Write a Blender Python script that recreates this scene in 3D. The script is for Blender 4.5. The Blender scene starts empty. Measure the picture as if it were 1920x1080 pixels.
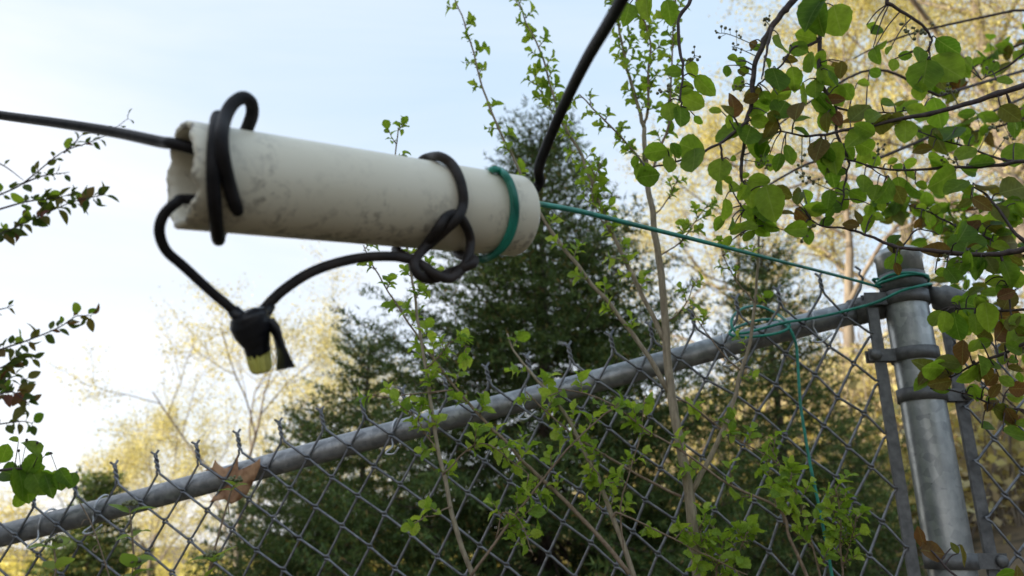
import bpy, bmesh, math, random
import numpy as np
from mathutils import Vector, Matrix, noise as mnoise

# ------------------------------------------------------------------ camera
SC = bpy.context.scene
COL = SC.collection
F = 1400.0                      # focal length in pixels of a 1920 px wide frame
TH = math.radians(18.3)         # camera pitched up
CT, ST = math.cos(TH), math.sin(TH)
CAM = Vector((0, 0, 1.5))
cd = bpy.data.cameras.new('camera'); cam = bpy.data.objects.new('camera', cd); COL.objects.link(cam)
cam.location = CAM
cam.rotation_euler = (math.radians(90) + TH, 0, 0)
cd.sensor_width = 36.0
cd.lens = F / 1920 * 36.0
cd.clip_start = 0.02; cd.clip_end = 2000
cd.dof.use_dof = True
cd.dof.focus_distance = 0.83
cd.dof.aperture_fstop = 6.6
SC.camera = cam

# ------------------------------------------------------------------ light
SUN_EL, SUN_AZ = math.radians(15), math.radians(-102)      # azimuth clockwise from +Y
w = bpy.data.worlds.new('World'); SC.world = w; w.use_nodes = True
nt = w.node_tree; nt.nodes.clear()
wo = nt.nodes.new('ShaderNodeOutputWorld'); bg = nt.nodes.new('ShaderNodeBackground')
sky = nt.nodes.new('ShaderNodeTexSky'); sky.sky_type = 'NISHITA'; sky.sun_disc = False
sky.sun_elevation = SUN_EL; sky.sun_rotation = SUN_AZ % (2 * math.pi)
sky.air_density = 1.0; sky.dust_density = 1.2; sky.ozone_density = 1.0
tc = nt.nodes.new('ShaderNodeTexCoord'); mp = nt.nodes.new('ShaderNodeMapping')
mp.inputs['Scale'].default_value = (1.0, 1.6, 4.5); mp.inputs['Rotation'].default_value = (0, 0.25, 0.4)
nz = nt.nodes.new('ShaderNodeTexNoise'); nz.inputs['Scale'].default_value = 1.0
nz.inputs['Detail'].default_value = 6; nz.inputs['Roughness'].default_value = 0.55; nz.inputs['Distortion'].default_value = 0.4
rp = nt.nodes.new('ShaderNodeValToRGB')
rp.color_ramp.elements[0].position = 0.34; rp.color_ramp.elements[0].color = (0.66, 0.82, 1.0, 1)
rp.color_ramp.elements[1].position = 0.66; rp.color_ramp.elements[1].color = (1.0, 1.02, 1.08, 1)
mx = nt.nodes.new('ShaderNodeMix'); mx.data_type = 'RGBA'
CLOUD = 4.25                                                     # thin bright veil of cirrus over the blue
vm_ = nt.nodes.new('ShaderNodeVectorMath'); vm_.operation = 'SCALE'; vm_.inputs['Scale'].default_value = CLOUD
mx.inputs[0].default_value = 0.84
L = nt.links.new
L(tc.outputs['Generated'], mp.inputs['Vector']); L(mp.outputs[0], nz.inputs['Vector']); 
sep = nt.nodes.new('ShaderNodeSeparateXYZ'); L(tc.outputs['Generated'], sep.inputs[0])
def wmath(op, a, b):
    q = nt.nodes.new('ShaderNodeMath'); q.operation = op
    for k, v_ in enumerate((a, b)):
        if isinstance(v_, (int, float)): q.inputs[k].default_value = v_
        else: L(v_, q.inputs[k])
    return q.outputs[0]
veil = wmath('ADD', wmath('MULTIPLY', nz.outputs[0], 0.75), wmath('MULTIPLY', sep.outputs[0], -0.22))     # the veil whitens towards the sun side and thins with height
veil = wmath('ADD', veil, wmath('MULTIPLY', sep.outputs[2], -0.30)); veil = wmath('ADD', veil, 0.20)
L(veil, rp.inputs[0])
L(rp.outputs[0], vm_.inputs[0]); L(vm_.outputs[0], mx.inputs[7]); L(sky.outputs[0], mx.inputs[6]); L(mx.outputs[2], bg.inputs[0])
bg.inputs[1].default_value = 0.12
L(bg.outputs[0], wo.inputs[0])
sd = bpy.data.lights.new('sun', 'SUN'); sd.energy = 4.4; sd.angle = math.radians(0.6); sd.color = (1.0, 0.89, 0.72)
sun = bpy.data.objects.new('sun', sd); COL.objects.link(sun)
sv = Vector((math.cos(SUN_EL) * math.sin(SUN_AZ), math.cos(SUN_EL) * math.cos(SUN_AZ), math.sin(SUN_EL)))
sun.rotation_euler = sv.to_track_quat('Z', 'Y').to_euler(); sun.location = (-10, -5, 12)
SC.view_settings.view_transform = 'Standard'; SC.view_settings.look = 'None'
SC.view_settings.gamma = 1.0; SC.view_settings.exposure = 1.15
SC.view_settings.use_curve_mapping = False
SC.cycles.use_denoising = True
SC.cycles.max_bounces = 8; SC.cycles.transparent_max_bounces = 8

# ------------------------------------------------------------------ geometry helpers
UP = Vector((0, 0, 1))
def ray(px, py):
    u = (px - 960) / F; v = (540 - py) / F
    return Vector((u, CT - v * ST, ST + v * CT))
def P(px, py, Z):
    return CAM + ray(px, py) * Z

FR = P(1650, 568, 1.26); FL = P(0, 1000, 1.26)             # top rail of the fence
FE = (FR - FL).normalized()
FN = FE.cross(UP).normalized()
if FN.dot(CAM - FR) < 0: FN = -FN                            # towards the camera
def PF(px, py, off=0.0):
    """point on the vertical plane of the fence moved 'off' metres towards the camera"""
    d = ray(px, py)
    return CAM + d * ((FR + FN * off - CAM).dot(FN) / d.dot(FN))

def sstep(a, b, x):
    t = min(1, max(0, (x - a) / (b - a))); return t * t * (3 - 2 * t)
def ground(x, y):
    h = 0.30 + 6.0 * math.tanh(x * 0.25 / 6.0)
    h += 0.13 * max(0, min(y, 40) - 5) * sstep(0, 7, x)
    h -= 5.0 * sstep(12, 60, y) * (1 - sstep(-4, 8, x))
    h += 0.05 * mnoise.noise(Vector((x * 0.5, y * 0.5, 0.3)))
    return h

def new_mesh(name, verts, faces=None, uvs=None, smooth=True):
    me = bpy.data.meshes.new(name)
    me.from_pydata([tuple(v) for v in verts], [], faces)
    if smooth: me.polygons.foreach_set('use_smooth', [True] * len(me.polygons))
    me.update()
    return me
def tri_mesh(name, V, n):
    """V: float array of shape (faces*n, 3): separate n-gons"""
    V = np.asarray(V, dtype=np.float32).reshape(-1, 3); nv = len(V); nf = nv // n
    me = bpy.data.meshes.new(name)
    me.vertices.add(nv); me.vertices.foreach_set('co', V.ravel())
    me.loops.add(nv); me.loops.foreach_set('vertex_index', np.arange(nv, dtype=np.int32))
    me.polygons.add(nf); me.polygons.foreach_set('loop_start', np.arange(0, nv, n, dtype=np.int32))
    me.update(calc_edges=True); me.validate()
    return me

class MB:
    def __init__(s): s.v = []; s.f = []
    def add(s, v, f):
        o = len(s.v); s.v += [Vector(p) for p in v]; s.f += [tuple(i + o for i in q) for q in f]; return s
    def box(s, c, ex, ey, ez):
        c = Vector(c); v = [c + ex * a + ey * b + ez * d for a in (-1, 1) for b in (-1, 1) for d in (-1, 1)]
        return s.add(v, [(0, 1, 3, 2), (4, 6, 7, 5), (0, 4, 5, 1), (2, 3, 7, 6), (0, 2, 6, 4), (1, 5, 7, 3)])
    def tube(s, pts, r, sides=6, cap=True, flat=None):
        pts = [Vector(p) for p in pts]; n = len(pts)
        if n < 2: return s
        rs = r if isinstance(r, (list, tuple)) else [r] * n
        if len(rs) == 2 and n > 2: rs = [rs[0] + (rs[1] - rs[0]) * i / (n - 1) for i in range(n)]
        t0 = (pts[1] - pts[0]).normalized()
        a = t0.orthogonal().normalized(); v = []; f = []
        for i in range(n):
            t = (pts[min(i + 1, n - 1)] - pts[max(i - 1, 0)])
            t = t.normalized() if t.length > 1e-9 else t0
            a = a - t * a.dot(t); a = a.normalized() if a.length > 1e-6 else t.orthogonal().normalized()
            b = t.cross(a)
            for k in range(sides):
                g = 2 * math.pi * k / sides
                v.append(pts[i] + (a * math.cos(g) + b * math.sin(g)) * rs[i])
        for i in range(n - 1):
            for k in range(sides):
                k2 = (k + 1) % sides
                f.append((i * sides + k, i * sides + k2, (i + 1) * sides + k2, (i + 1) * sides + k))
        if cap:
            f.append(tuple(reversed(range(sides)))); f.append(tuple((n - 1) * sides + k for k in range(sides)))
        return s.add(v, f)
    def lathe(s, o, ax, prof, sides=28):
        o = Vector(o); ax = Vector(ax).normalized(); a = ax.orthogonal().normalized(); b = ax.cross(a); v = []; f = []
        for (h, r) in prof:
            for k in range(sides):
                g = 2 * math.pi * k / sides
                v.append(o + ax * h + (a * math.cos(g) + b * math.sin(g)) * r)
        for i in range(len(prof) - 1):
            for k in range(sides):
                k2 = (k + 1) % sides
                f.append((i * sides + k, i * sides + k2, (i + 1) * sides + k2, (i + 1) * sides + k))
        return s.add(v, f)
    def ball(s, c, r, n=6, m=4, sq=(1, 1, 1)):
        v = []; f = []
        c = Vector(c)
        for i in range(m + 1):
            p = math.pi * i / m
            for k in range(n):
                g = 2 * math.pi * k / n
                v.append(c + Vector((math.sin(p) * math.cos(g) * sq[0], math.sin(p) * math.sin(g) * sq[1], math.cos(p) * sq[2])) * r)
        for i in range(m):
            for k in range(n):
                k2 = (k + 1) % n
                f.append((i * n + k, (i + 1) * n + k, (i + 1) * n + k2, i * n + k2))
        return s.add(v, f)
    def build(s, name, mat, parent=None, smooth=True):
        return link(name, new_mesh(name, s.v, s.f, smooth=smooth), mat, parent)

def link(name, me, mat, parent=None, mw=None):
    o = bpy.data.objects.new(name, me); COL.objects.link(o)
    if mat is not None and not me.materials: me.materials.append(mat)
    if parent is not None: set_parent(o, parent)
    if mw is not None: o.matrix_basis = mw
    return o
WORLD = {}
def set_parent(o, p):
    o.parent = p
    m = WORLD.get(p.name)
    if m is not None: o.matrix_parent_inverse = m
def tag(o, label, cat, group=None, kind=None):
    if label: o['label'] = label
    if cat: o['category'] = cat
    if group: o['group'] = group
    if kind: o['kind'] = kind
    return o
def thing(name, label, cat, loc, group=None):
    o = bpy.data.objects.new(name, None); COL.objects.link(o); o.location = loc
    o.empty_display_size = 0.05
    WORLD[o.name] = Matrix.Translation(-Vector(loc))
    return tag(o, label, cat, group)
def smooth_path(pts, n=6):
    """Catmull-Rom through the points (each a Vector or tuple of any length)"""
    A = np.array([tuple(p) for p in pts], float)
    if len(A) < 3: return [Vector(p) for p in A]
    A = np.vstack([2 * A[0] - A[1], A, 2 * A[-1] - A[-2]]); out = []
    for i in range(1, len(A) - 2):
        p0, p1, p2, p3 = A[i - 1], A[i], A[i + 1], A[i + 2]
        for k in range(n):
            t = k / n
            out.append(0.5 * (2 * p1 + (p2 - p0) * t + (2 * p0 - 5 * p1 + 4 * p2 - p3) * t * t + (3 * p1 - p0 - 3 * p2 + p3) * t ** 3))
    out.append(A[-2])
    return [Vector(p) for p in out]

# ------------------------------------------------------------------ materials
def nodes_of(name):
    m = bpy.data.materials.new(name); m.use_nodes = True
    n = m.node_tree; b = n.nodes['Principled BSDF']
    return m, n, b, n.links.new
def ramp(n, stops):
    r = n.nodes.new('ShaderNodeValToRGB'); e = r.color_ramp.elements
    while len(e) < len(stops): e.new(0.5)
    for k, (p, c) in enumerate(stops):
        e[k].position = p; e[k].color = (*c, 1) if len(c) == 3 else c
    return r
def coord_noise(n, scale, detail=4, rough=0.55, kind='Object', stretch=None, dist=0.0):
    t = n.nodes.new('ShaderNodeTexCoord'); z = n.nodes.new('ShaderNodeTexNoise')
    z.inputs['Scale'].default_value = scale; z.inputs['Detail'].default_value = detail
    z.inputs['Roughness'].default_value = rough; z.inputs['Distortion'].default_value = dist
    if stretch:
        m = n.nodes.new('ShaderNodeMapping'); m.inputs['Scale'].default_value = stretch
        n.links.new(t.outputs[kind], m.inputs[0]); n.links.new(m.outputs[0], z.inputs['Vector'])
    else: n.links.new(t.outputs[kind], z.inputs['Vector'])
    return z
def simple(name, c1, c2, scale=30, rough=0.6, metal=0.0, bump=0.0, detail=4, lo=0.3, hi=0.7, stretch=None, spec=0.5, bscale=None):
    m, n, b, l = nodes_of(name)
    z = coord_noise(n, scale, detail, stretch=stretch); r = ramp(n, [(lo, c1), (hi, c2)])
    l(z.outputs[0], r.inputs[0]); l(r.outputs[0], b.inputs['Base Color'])
    b.inputs['Roughness'].default_value = rough; b.inputs['Metallic'].default_value = metal
    b.inputs['Specular IOR Level'].default_value = spec
    if bump:
        z2 = coord_noise(n, bscale or scale * 2, 6, stretch=stretch)
        bp = n.nodes.new('ShaderNodeBump'); bp.inputs['Strength'].default_value = bump; bp.inputs['Distance'].default_value = 0.002
        l(z2.outputs[0], bp.inputs['Height']); l(bp.outputs[0], b.inputs['Normal'])
    return m
def leaf_mat(name, stops, trans=0.5, rough=0.45, tboost=1.5, per_face=False, noise_sc=60, spec=0.15, vein=False, vr=(0.75, 1.2)):
    m, n, b, l = nodes_of(name)
    oi = n.nodes.new('ShaderNodeObjectInfo')
    if per_face:
        g = n.nodes.new('ShaderNodeNewGeometry'); src = g.outputs['Random Per Island']
    else: src = oi.outputs['Random']
    r = ramp(n, stops); l(src, r.inputs[0])
    z = coord_noise(n, noise_sc, 3); hv = n.nodes.new('ShaderNodeHueSaturation')
    mr = n.nodes.new('ShaderNodeMapRange'); mr.inputs[1].default_value = 0.3; mr.inputs[2].default_value = 0.7
    mr.inputs[3].default_value = vr[0]; mr.inputs[4].default_value = vr[1]
    l(z.outputs[0], mr.inputs[0]); l(mr.outputs[0], hv.inputs['Value']); l(r.outputs[0], hv.inputs['Color'])
    outc = hv.outputs[0]
    if vein:                                                        # pale midrib and side veins, in the blade's own coordinates
        t = n.nodes.new('ShaderNodeTexCoord'); sx = n.nodes.new('ShaderNodeSeparateXYZ'); l(t.outputs['Object'], sx.inputs[0])
        def mth(op, a, c=None):
            q = n.nodes.new('ShaderNodeMath'); q.operation = op
            for k, v_ in enumerate((a, c)):
                if v_ is None: continue
                if isinstance(v_, (int, float)): q.inputs[k].default_value = v_
                else: l(v_, q.inputs[k])
            return q.outputs[0]
        ax_ = mth('ABSOLUTE', sx.outputs[0])
        rib = mth('LESS_THAN', ax_, 0.013)
        sv_ = mth('FRACT', mth('MULTIPLY', mth('SUBTRACT', sx.outputs[1], mth('MULTIPLY', ax_, 0.8)), 7.0))
        sid = mth('MULTIPLY', mth('LESS_THAN', sv_, 0.12), 0.45)
        msk = mth('MULTIPLY', mth('MAXIMUM', rib, sid), 0.28)
        vm = n.nodes.new('ShaderNodeMix'); vm.data_type = 'RGBA'; vm.inputs[7].default_value = (0.34, 0.40, 0.14, 1)
        l(msk, vm.inputs[0]); l(outc, vm.inputs[6]); outc = vm.outputs[2]
    l(outc, b.inputs['Base Color']); b.inputs['Roughness'].default_value = rough
    b.inputs['Specular IOR Level'].default_value = spec
    tr = n.nodes.new('ShaderNodeBsdfTranslucent'); gm = n.nodes.new('ShaderNodeMix'); gm.data_type = 'RGBA'; gm.blend_type = 'MULTIPLY'
    gm.inputs[0].default_value = 1.0; gm.inputs[7].default_value = (1.15 * tboost, 1.1 * tboost, 0.5 * tboost, 1); gm.clamp_result = False
    l(outc, gm.inputs[6]); l(gm.outputs[2], tr.inputs['Color'])
    ms = n.nodes.new('ShaderNodeMixShader'); ms.inputs[0].default_value = trans
    l(b.outputs[0], ms.inputs[1]); l(tr.outputs[0], ms.inputs[2])
    l(ms.outputs[0], n.nodes['Material Output'].inputs['Surface'])
    return m

M = {}
M['black_cord'] = simple('black_cord', (0.009, 0.008, 0.009), (0.024, 0.021, 0.021), 90, 0.5, bump=0.15, spec=0.16)
M['worn_cord'] = simple('worn_cord', (0.011, 0.010, 0.010), (0.050, 0.039, 0.034), 60, 0.55, bump=0.2, spec=0.25)
M['tape'] = simple('tape', (0.008, 0.008, 0.010), (0.018, 0.018, 0.022), 60, 0.3, bump=0.1, spec=0.35)
M['wire_nut'] = simple('wire_nut', (0.55, 0.52, 0.10), (0.70, 0.67, 0.20), 120, 0.45)
M['tie'] = simple('tie', (0.45, 0.45, 0.47), (0.62, 0.62, 0.64), 200, 0.4, metal=0.6)
M['galv'] = simple('galv', (0.32, 0.33, 0.328), (0.46, 0.465, 0.455), 60, 0.38, metal=0.72, bump=0.16, detail=9, lo=0.30, hi=0.68, stretch=(1, 1, 0.45), bscale=180)
M['galv_rail'] = simple('galv_rail', (0.24, 0.243, 0.25), (0.37, 0.37, 0.375), 60, 0.40, metal=0.6, bump=0.12, detail=10, lo=0.32, hi=0.66, bscale=300)
def spangle(m, scale=85.0):
    n = m.node_tree; b = n.nodes['Principled BSDF']; src = b.inputs['Base Color'].links[0].from_socket
    t = n.nodes.new('ShaderNodeTexCoord'); v = n.nodes.new('ShaderNodeTexVoronoi'); v.inputs['Scale'].default_value = scale
    r = ramp(n, [(0.0, (0.72, 0.73, 0.74)), (1.0, (1.18, 1.18, 1.16))]); g = n.nodes.new('ShaderNodeMix'); g.data_type = 'RGBA'; g.blend_type = 'MULTIPLY'; g.inputs[0].default_value = 1.0
    z = n.nodes.new('ShaderNodeTexNoise'); z.inputs['Scale'].default_value = 320; z.inputs['Detail'].default_value = 3
    rr = ramp(n, [(0.71, (0, 0, 0)), (0.78, (1, 1, 1))]); d = n.nodes.new('ShaderNodeMix'); d.data_type = 'RGBA'; d.inputs[7].default_value = (0.06, 0.055, 0.05, 1)
    n.links.new(t.outputs['Object'], v.inputs['Vector']); n.links.new(t.outputs['Object'], z.inputs['Vector']); n.links.new(z.outputs[0], rr.inputs[0])
    n.links.new(v.outputs['Color'], r.inputs[0]); n.links.new(src, g.inputs[6]); n.links.new(r.outputs[0], g.inputs[7])
    n.links.new(g.outputs[2], d.inputs[6]); n.links.new(rr.outputs[0], d.inputs[0]); n.links.new(d.outputs[2], b.inputs['Base Color'])
spangle(M['galv']); spangle(M['galv_rail'], 110)
M['wire'] = simple('wire', (0.11, 0.11, 0.12), (0.25, 0.25, 0.26), 90, 0.40, metal=0.5, bump=0.1)
M['fitting'] = simple('fitting', (0.10, 0.098, 0.095), (0.20, 0.195, 0.19), 80, 0.55, metal=0.45, bump=0.25, detail=7)
M['bark_sap'] = simple('bark_sap', (0.20, 0.155, 0.10), (0.38, 0.31, 0.21), 220, 0.8, bump=0.5, stretch=(1, 1, 0.25))
M['bark_thin'] = simple('bark_thin', (0.16, 0.105, 0.065), (0.30, 0.215, 0.14), 160, 0.75, bump=0.3)
M['bark_dark'] = simple('bark_dark', (0.030, 0.020, 0.018), (0.085, 0.055, 0.048), 160, 0.7, bump=0.4)
M['bark_tree'] = simple('bark_tree', (0.13, 0.10, 0.075), (0.30, 0.25, 0.19), 8, 0.9, bump=0.6, stretch=(1, 1, 0.2))
M['bark_spruce'] = simple('bark_spruce', (0.05, 0.035, 0.025), (0.13, 0.09, 0.065), 30, 0.9)
M['bud'] = simple('bud', (0.10, 0.10, 0.05), (0.22, 0.22, 0.09), 300, 0.6)
M['bud_dark'] = simple('bud_dark', (0.05, 0.035, 0.035), (0.14, 0.11, 0.07), 300, 0.6)
M['dead_leaf'] = simple('dead_leaf', (0.22, 0.095, 0.04), (0.50, 0.28, 0.15), 45, 0.65, lo=0.35, hi=0.6, bump=0.2)
M['ground'] = simple('ground', (0.05, 0.04, 0.022), (0.20, 0.14, 0.08), 6, 0.95, detail=10, bump=0.4)
M['siding'] = simple('siding', (0.50, 0.49, 0.46), (0.56, 0.55, 0.52), 3, 0.6)
M['roofing'] = simple('roofing', (0.05, 0.05, 0.055), (0.10, 0.10, 0.10), 20, 0.9)
M['white_trim'] = simple('white_trim', (0.70, 0.70, 0.69), (0.78, 0.78, 0.77), 5, 0.5)
M['glass'] = simple('glass', (0.02, 0.025, 0.03), (0.03, 0.035, 0.04), 5, 0.08)
M['door'] = simple('door', (0.16, 0.05, 0.04), (0.20, 0.07, 0.05), 5, 0.5)
M['leaf_round'] = leaf_mat('leaf_round', [(0.0, (0.075, 0.15, 0.020)), (0.4, (0.14, 0.235, 0.028)), (1.0, (0.22, 0.31, 0.04))], 0.62, vein=True, noise_sc=4, tboost=1.75)
M['leaf_red'] = leaf_mat('leaf_red', [(0.0, (0.17, 0.075, 0.035)), (0.35, (0.16, 0.12, 0.03)), (1.0, (0.13, 0.17, 0.03))], 0.5, tboost=1.4, vein=True, noise_sc=4)
M['leaf_elm'] = leaf_mat('leaf_elm', [(0.0, (0.15, 0.25, 0.035)), (0.5, (0.25, 0.37, 0.05)), (1.0, (0.37, 0.47, 0.08))], 0.5, noise_sc=5, vein=True)
M['leaf_sprig'] = leaf_mat('leaf_sprig', [(0.0, (0.18, 0.28, 0.06)), (1.0, (0.34, 0.43, 0.09))], 0.45, noise_sc=120)
M['leaf_olive'] = leaf_mat('leaf_olive', [(0.0, (0.05, 0.085, 0.02)), (0.5, (0.09, 0.12, 0.025)), (0.75, (0.13, 0.12, 0.03)), (1.0, (0.16, 0.06, 0.045))], 0.4)
M['spruce'] = leaf_mat('spruce', [(0.0, (0.056, 0.090, 0.032)), (0.6, (0.095, 0.142, 0.048)), (0.92, (0.15, 0.19, 0.06)), (1.0, (0.26, 0.15, 0.06))], 0.25, 0.6, 1.1, True, 5, spec=0.1, vr=(0.45, 1.7))
M['spring_leaf'] = leaf_mat('spring_leaf', [(0.0, (0.40, 0.33, 0.13)), (0.5, (0.53, 0.46, 0.18)), (1.0, (0.64, 0.59, 0.28))], 0.45, 0.7, 1.1, True, 0.7, spec=0.1)
M['spring_hazed'] = leaf_mat('spring_hazed', [(0.0, (0.46, 0.40, 0.24)), (0.5, (0.57, 0.52, 0.32)), (1.0, (0.65, 0.62, 0.42))], 0.45, 0.7, 1.1, True, 0.7, spec=0.1)  # cream put into the leaf colour in place of distance haze and overexposure
M['spring_tan'] = leaf_mat('spring_tan', [(0.0, (0.38, 0.29, 0.19)), (0.6, (0.51, 0.43, 0.25)), (1.0, (0.60, 0.55, 0.31))], 0.35, 0.8, 1.0, True, 0.7, spec=0.1)
M['spring_rose'] = leaf_mat('spring_rose', [(0.0, (0.22, 0.11, 0.09)), (0.6, (0.33, 0.19, 0.13)), (1.0, (0.42, 0.33, 0.14))], 0.3, 0.8, 1.0, True, 0.7, spec=0.1)

def pipe_material(A, ax, up):
    m, n, b, l = nodes_of('pvc')
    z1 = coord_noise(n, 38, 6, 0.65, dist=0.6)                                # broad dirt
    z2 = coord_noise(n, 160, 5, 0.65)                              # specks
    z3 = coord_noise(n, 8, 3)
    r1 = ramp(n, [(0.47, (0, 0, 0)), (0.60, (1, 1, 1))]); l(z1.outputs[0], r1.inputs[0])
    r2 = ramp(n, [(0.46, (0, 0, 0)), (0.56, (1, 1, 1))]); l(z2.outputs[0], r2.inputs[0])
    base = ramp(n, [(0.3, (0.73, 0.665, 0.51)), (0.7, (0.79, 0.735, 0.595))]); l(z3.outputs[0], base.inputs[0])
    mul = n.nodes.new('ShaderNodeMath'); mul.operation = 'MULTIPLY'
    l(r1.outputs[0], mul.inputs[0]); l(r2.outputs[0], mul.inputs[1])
    at = n.nodes.new('ShaderNodeAttribute'); at.attribute_name = 'dirt_shade'
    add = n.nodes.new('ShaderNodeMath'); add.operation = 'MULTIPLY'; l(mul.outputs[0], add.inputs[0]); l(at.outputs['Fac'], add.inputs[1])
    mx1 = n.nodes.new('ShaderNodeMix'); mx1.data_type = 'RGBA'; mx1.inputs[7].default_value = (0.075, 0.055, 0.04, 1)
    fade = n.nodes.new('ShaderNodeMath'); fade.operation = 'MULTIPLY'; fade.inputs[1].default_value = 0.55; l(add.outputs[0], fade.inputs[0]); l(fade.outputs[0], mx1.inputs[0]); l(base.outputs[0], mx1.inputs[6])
    l(mx1.outputs[2], b.inputs['Base Color'])
    b.inputs['Roughness'].default_value = 0.42
    bp = n.nodes.new('ShaderNodeBump'); bp.inputs['Strength'].default_value = 0.06; bp.inputs['Distance'].default_value = 0.001
    l(z2.outputs[0], bp.inputs['Height']); l(bp.outputs[0], b.inputs['Normal'])
    return m
def rope_material():
    m, n, b, l = nodes_of('green_rope')
    z = coord_noise(n, 40, 4); r = ramp(n, [(0.3, (0.007, 0.13, 0.092)), (0.65, (0.022, 0.29, 0.20))])
    l(z.outputs[0], r.inputs[0]); l(r.outputs[0], b.inputs['Base Color']); b.inputs['Roughness'].default_value = 0.38
    return m
M['rope'] = rope_material()

# ------------------------------------------------------------------ terrain
def build_ground():
    xs = np.concatenate([np.linspace(-420, -34, 14), np.linspace(-30, 30, 61), np.linspace(34, 420, 14)])
    ys = np.concatenate([np.linspace(-300, -22, 8), np.linspace(-20, 60, 81), np.linspace(66, 900, 24)])
    v = [(x, y, ground(x, y)) for y in ys for x in xs]; nx = len(xs)
    f = [(j * nx + i, j * nx + i + 1, (j + 1) * nx + i + 1, (j + 1) * nx + i) for j in range(len(ys) - 1) for i in range(nx - 1)]
    tag(link('ground', new_mesh('ground', v, f), M['ground']), None, None, kind='structure')
build_ground()

# ------------------------------------------------------------------ added building, out of view on the left, put in to shade the foreground
def build_added_house():
    rng = random.Random(5)
    x0, x1, y0, y1 = -14.0, -6.6, -9.0, 4.3
    z0 = min(ground(x0, y0), ground(x0, y1), ground(x1, y0)) - 0.3; zw = 5.0; zr = 8.2
    h = thing('added_shade_house', 'added pale clapboard building with dark gable roof, out of view, shading the foreground', 'added_shade_house', (x1, 0, z0))
    MB().box(((x0 + x1) / 2, (y0 + y1) / 2, (z0 + zw) / 2), Vector(((x1 - x0) / 2, 0, 0)), Vector((0, (y1 - y0) / 2, 0)), Vector((0, 0, (zw - z0) / 2))).build('wall', M['siding'], h, False)
    xm = (x0 + x1) / 2; e = 0.45
    g = MB()
    v = [(x0 - e, y0 - e, zw - 0.2), (x1 + e, y0 - e, zw - 0.2), (xm, y0 - e, zr), (x0 - e, y1 + e, zw - 0.2), (x1 + e, y1 + e, zw - 0.2), (xm, y1 + e, zr)]
    g.add(v, [(0, 1, 2), (3, 5, 4), (0, 2, 5, 3), (1, 4, 5, 2), (0, 3, 4, 1)]); g.build('roof', M['roofing'], h, False)
    k = 0
    board = None
    zc = z0 + 0.5
    while zc < zw - 0.35:                                            # clapboards on the wall that faces the garden
        b = MB().box((x1 + 0.012, (y0 + y1) / 2, zc), Vector((0.012, 0, 0.0)), Vector((0, (y1 - y0) / 2 + 0.01, 0)), Vector((0.006, 0, 0.082)))
        b.build('board', M['siding'], h, False); zc += 0.17
    for (yc, zc, hw, hh) in ((-6, 3.2, 0.5, 0.7), (-2.5, 3.2, 0.5, 0.7), (2.2, 3.2, 0.5, 0.7), (-6, 0.6, 0.5, 0.7), (2.4, 0.6, 0.7, 0.7)):
        wdw = MB()
        for s in (-1, 1):
            wdw.box((x1 + 0.05, yc + s * (hw + 0.05), zc), Vector((0.03, 0, 0)), Vector((0, 0.05, 0)), Vector((0, 0, hh + 0.1)))
            wdw.box((x1 + 0.048, yc, zc + s * (hh + 0.05)), Vector((0.03, 0, 0)), Vector((0, hw, 0)), Vector((0, 0, 0.05)))
        wdw.box((x1 + 0.045, yc, zc), Vector((0.02, 0, 0)), Vector((0, hw, 0)), Vector((0, 0, 0.025)))
        wo_ = wdw.build('window', M['white_trim'], h, False)
        MB().box((x1 + 0.036, yc, zc), Vector((0.006, 0, 0)), Vector((0, hw, 0)), Vector((0, 0, hh))).build('pane', M['glass'], wo_, False)
    d = MB().box((x1 + 0.05, -0.6, z0 + 1.75), Vector((0.03, 0, 0)), Vector((0, 0.45, 0)), Vector((0, 0, 1.03))).build('door', M['door'], h, False)
    MB().ball((x1 + 0.11, -0.25, z0 + 1.7), 0.035, 10, 6).build('handle', M['tie'], d)
build_added_house()

# ------------------------------------------------------------------ background trees
def grow(rng, p, d, length, r, depth, tubes, tips, kids=4, spread=0.8, trop=0.25, n=5):
    pts = [p.copy()]; q = p.copy(); dd = d.normalized()
    for i in range(n):
        dd = (dd + Vector((rng.gauss(0, 1), rng.gauss(0, 1), rng.gauss(0, 1))) * 0.13 + UP * trop * 0.12).normalized()
        q = q + dd * (length / n); pts.append(q.copy())
    tubes.append((pts, r, r * 0.5))
    if depth == 0: tips += pts[1:]; return
    if depth == 1: tips += pts[2:]
    for k in range(kids):
        t = 0.35 + 0.65 * (k + rng.random()) / kids; i = min(n - 1, int(t * n)); fr = t * n - i
        b = pts[i].lerp(pts[i + 1], fr)
        side = dd.orthogonal(); side.rotate(Matrix.Rotation(rng.random() * 6.283 + k * 2.4, 3, dd))
        nd = (dd * (1 - spread * 0.5) + side * spread * (0.6 + 0.5 * rng.random()) + UP * trop * 0.6).normalized()
        grow(rng, b, nd, length * (0.55 + 0.25 * rng.random()) * (1.1 - 0.25 * t), r * 0.55 * (1.1 - 0.4 * t), depth - 1, tubes, tips, kids, spread, trop, n)

def leaf_cloud(rng, tips, per, jit, size, name):
    T = np.array([tuple(t) for t in tips]); T = np.repeat(T, per, axis=0)
    R = np.random.RandomState(rng.randrange(1 << 30))
    keep = R.rand(len(T)) < 0.85
    C = (T + R.normal(0, jit, T.shape))[keep]; n = len(C)
    a = R.normal(size=(n, 3)); a /= np.linalg.norm(a, axis=1)[:, None]
    b = R.normal(size=(n, 3)); b -= a * np.sum(a * b, 1)[:, None]; b /= np.linalg.norm(b, axis=1)[:, None]
    s = (size * (0.55 + 0.9 * R.rand(n)))[:, None]
    V = np.stack([C - a * s, C + b * s * 0.55, C + a * s, C - b * s * 0.55], axis=1)
    return tri_mesh(name, V, 4)

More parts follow.
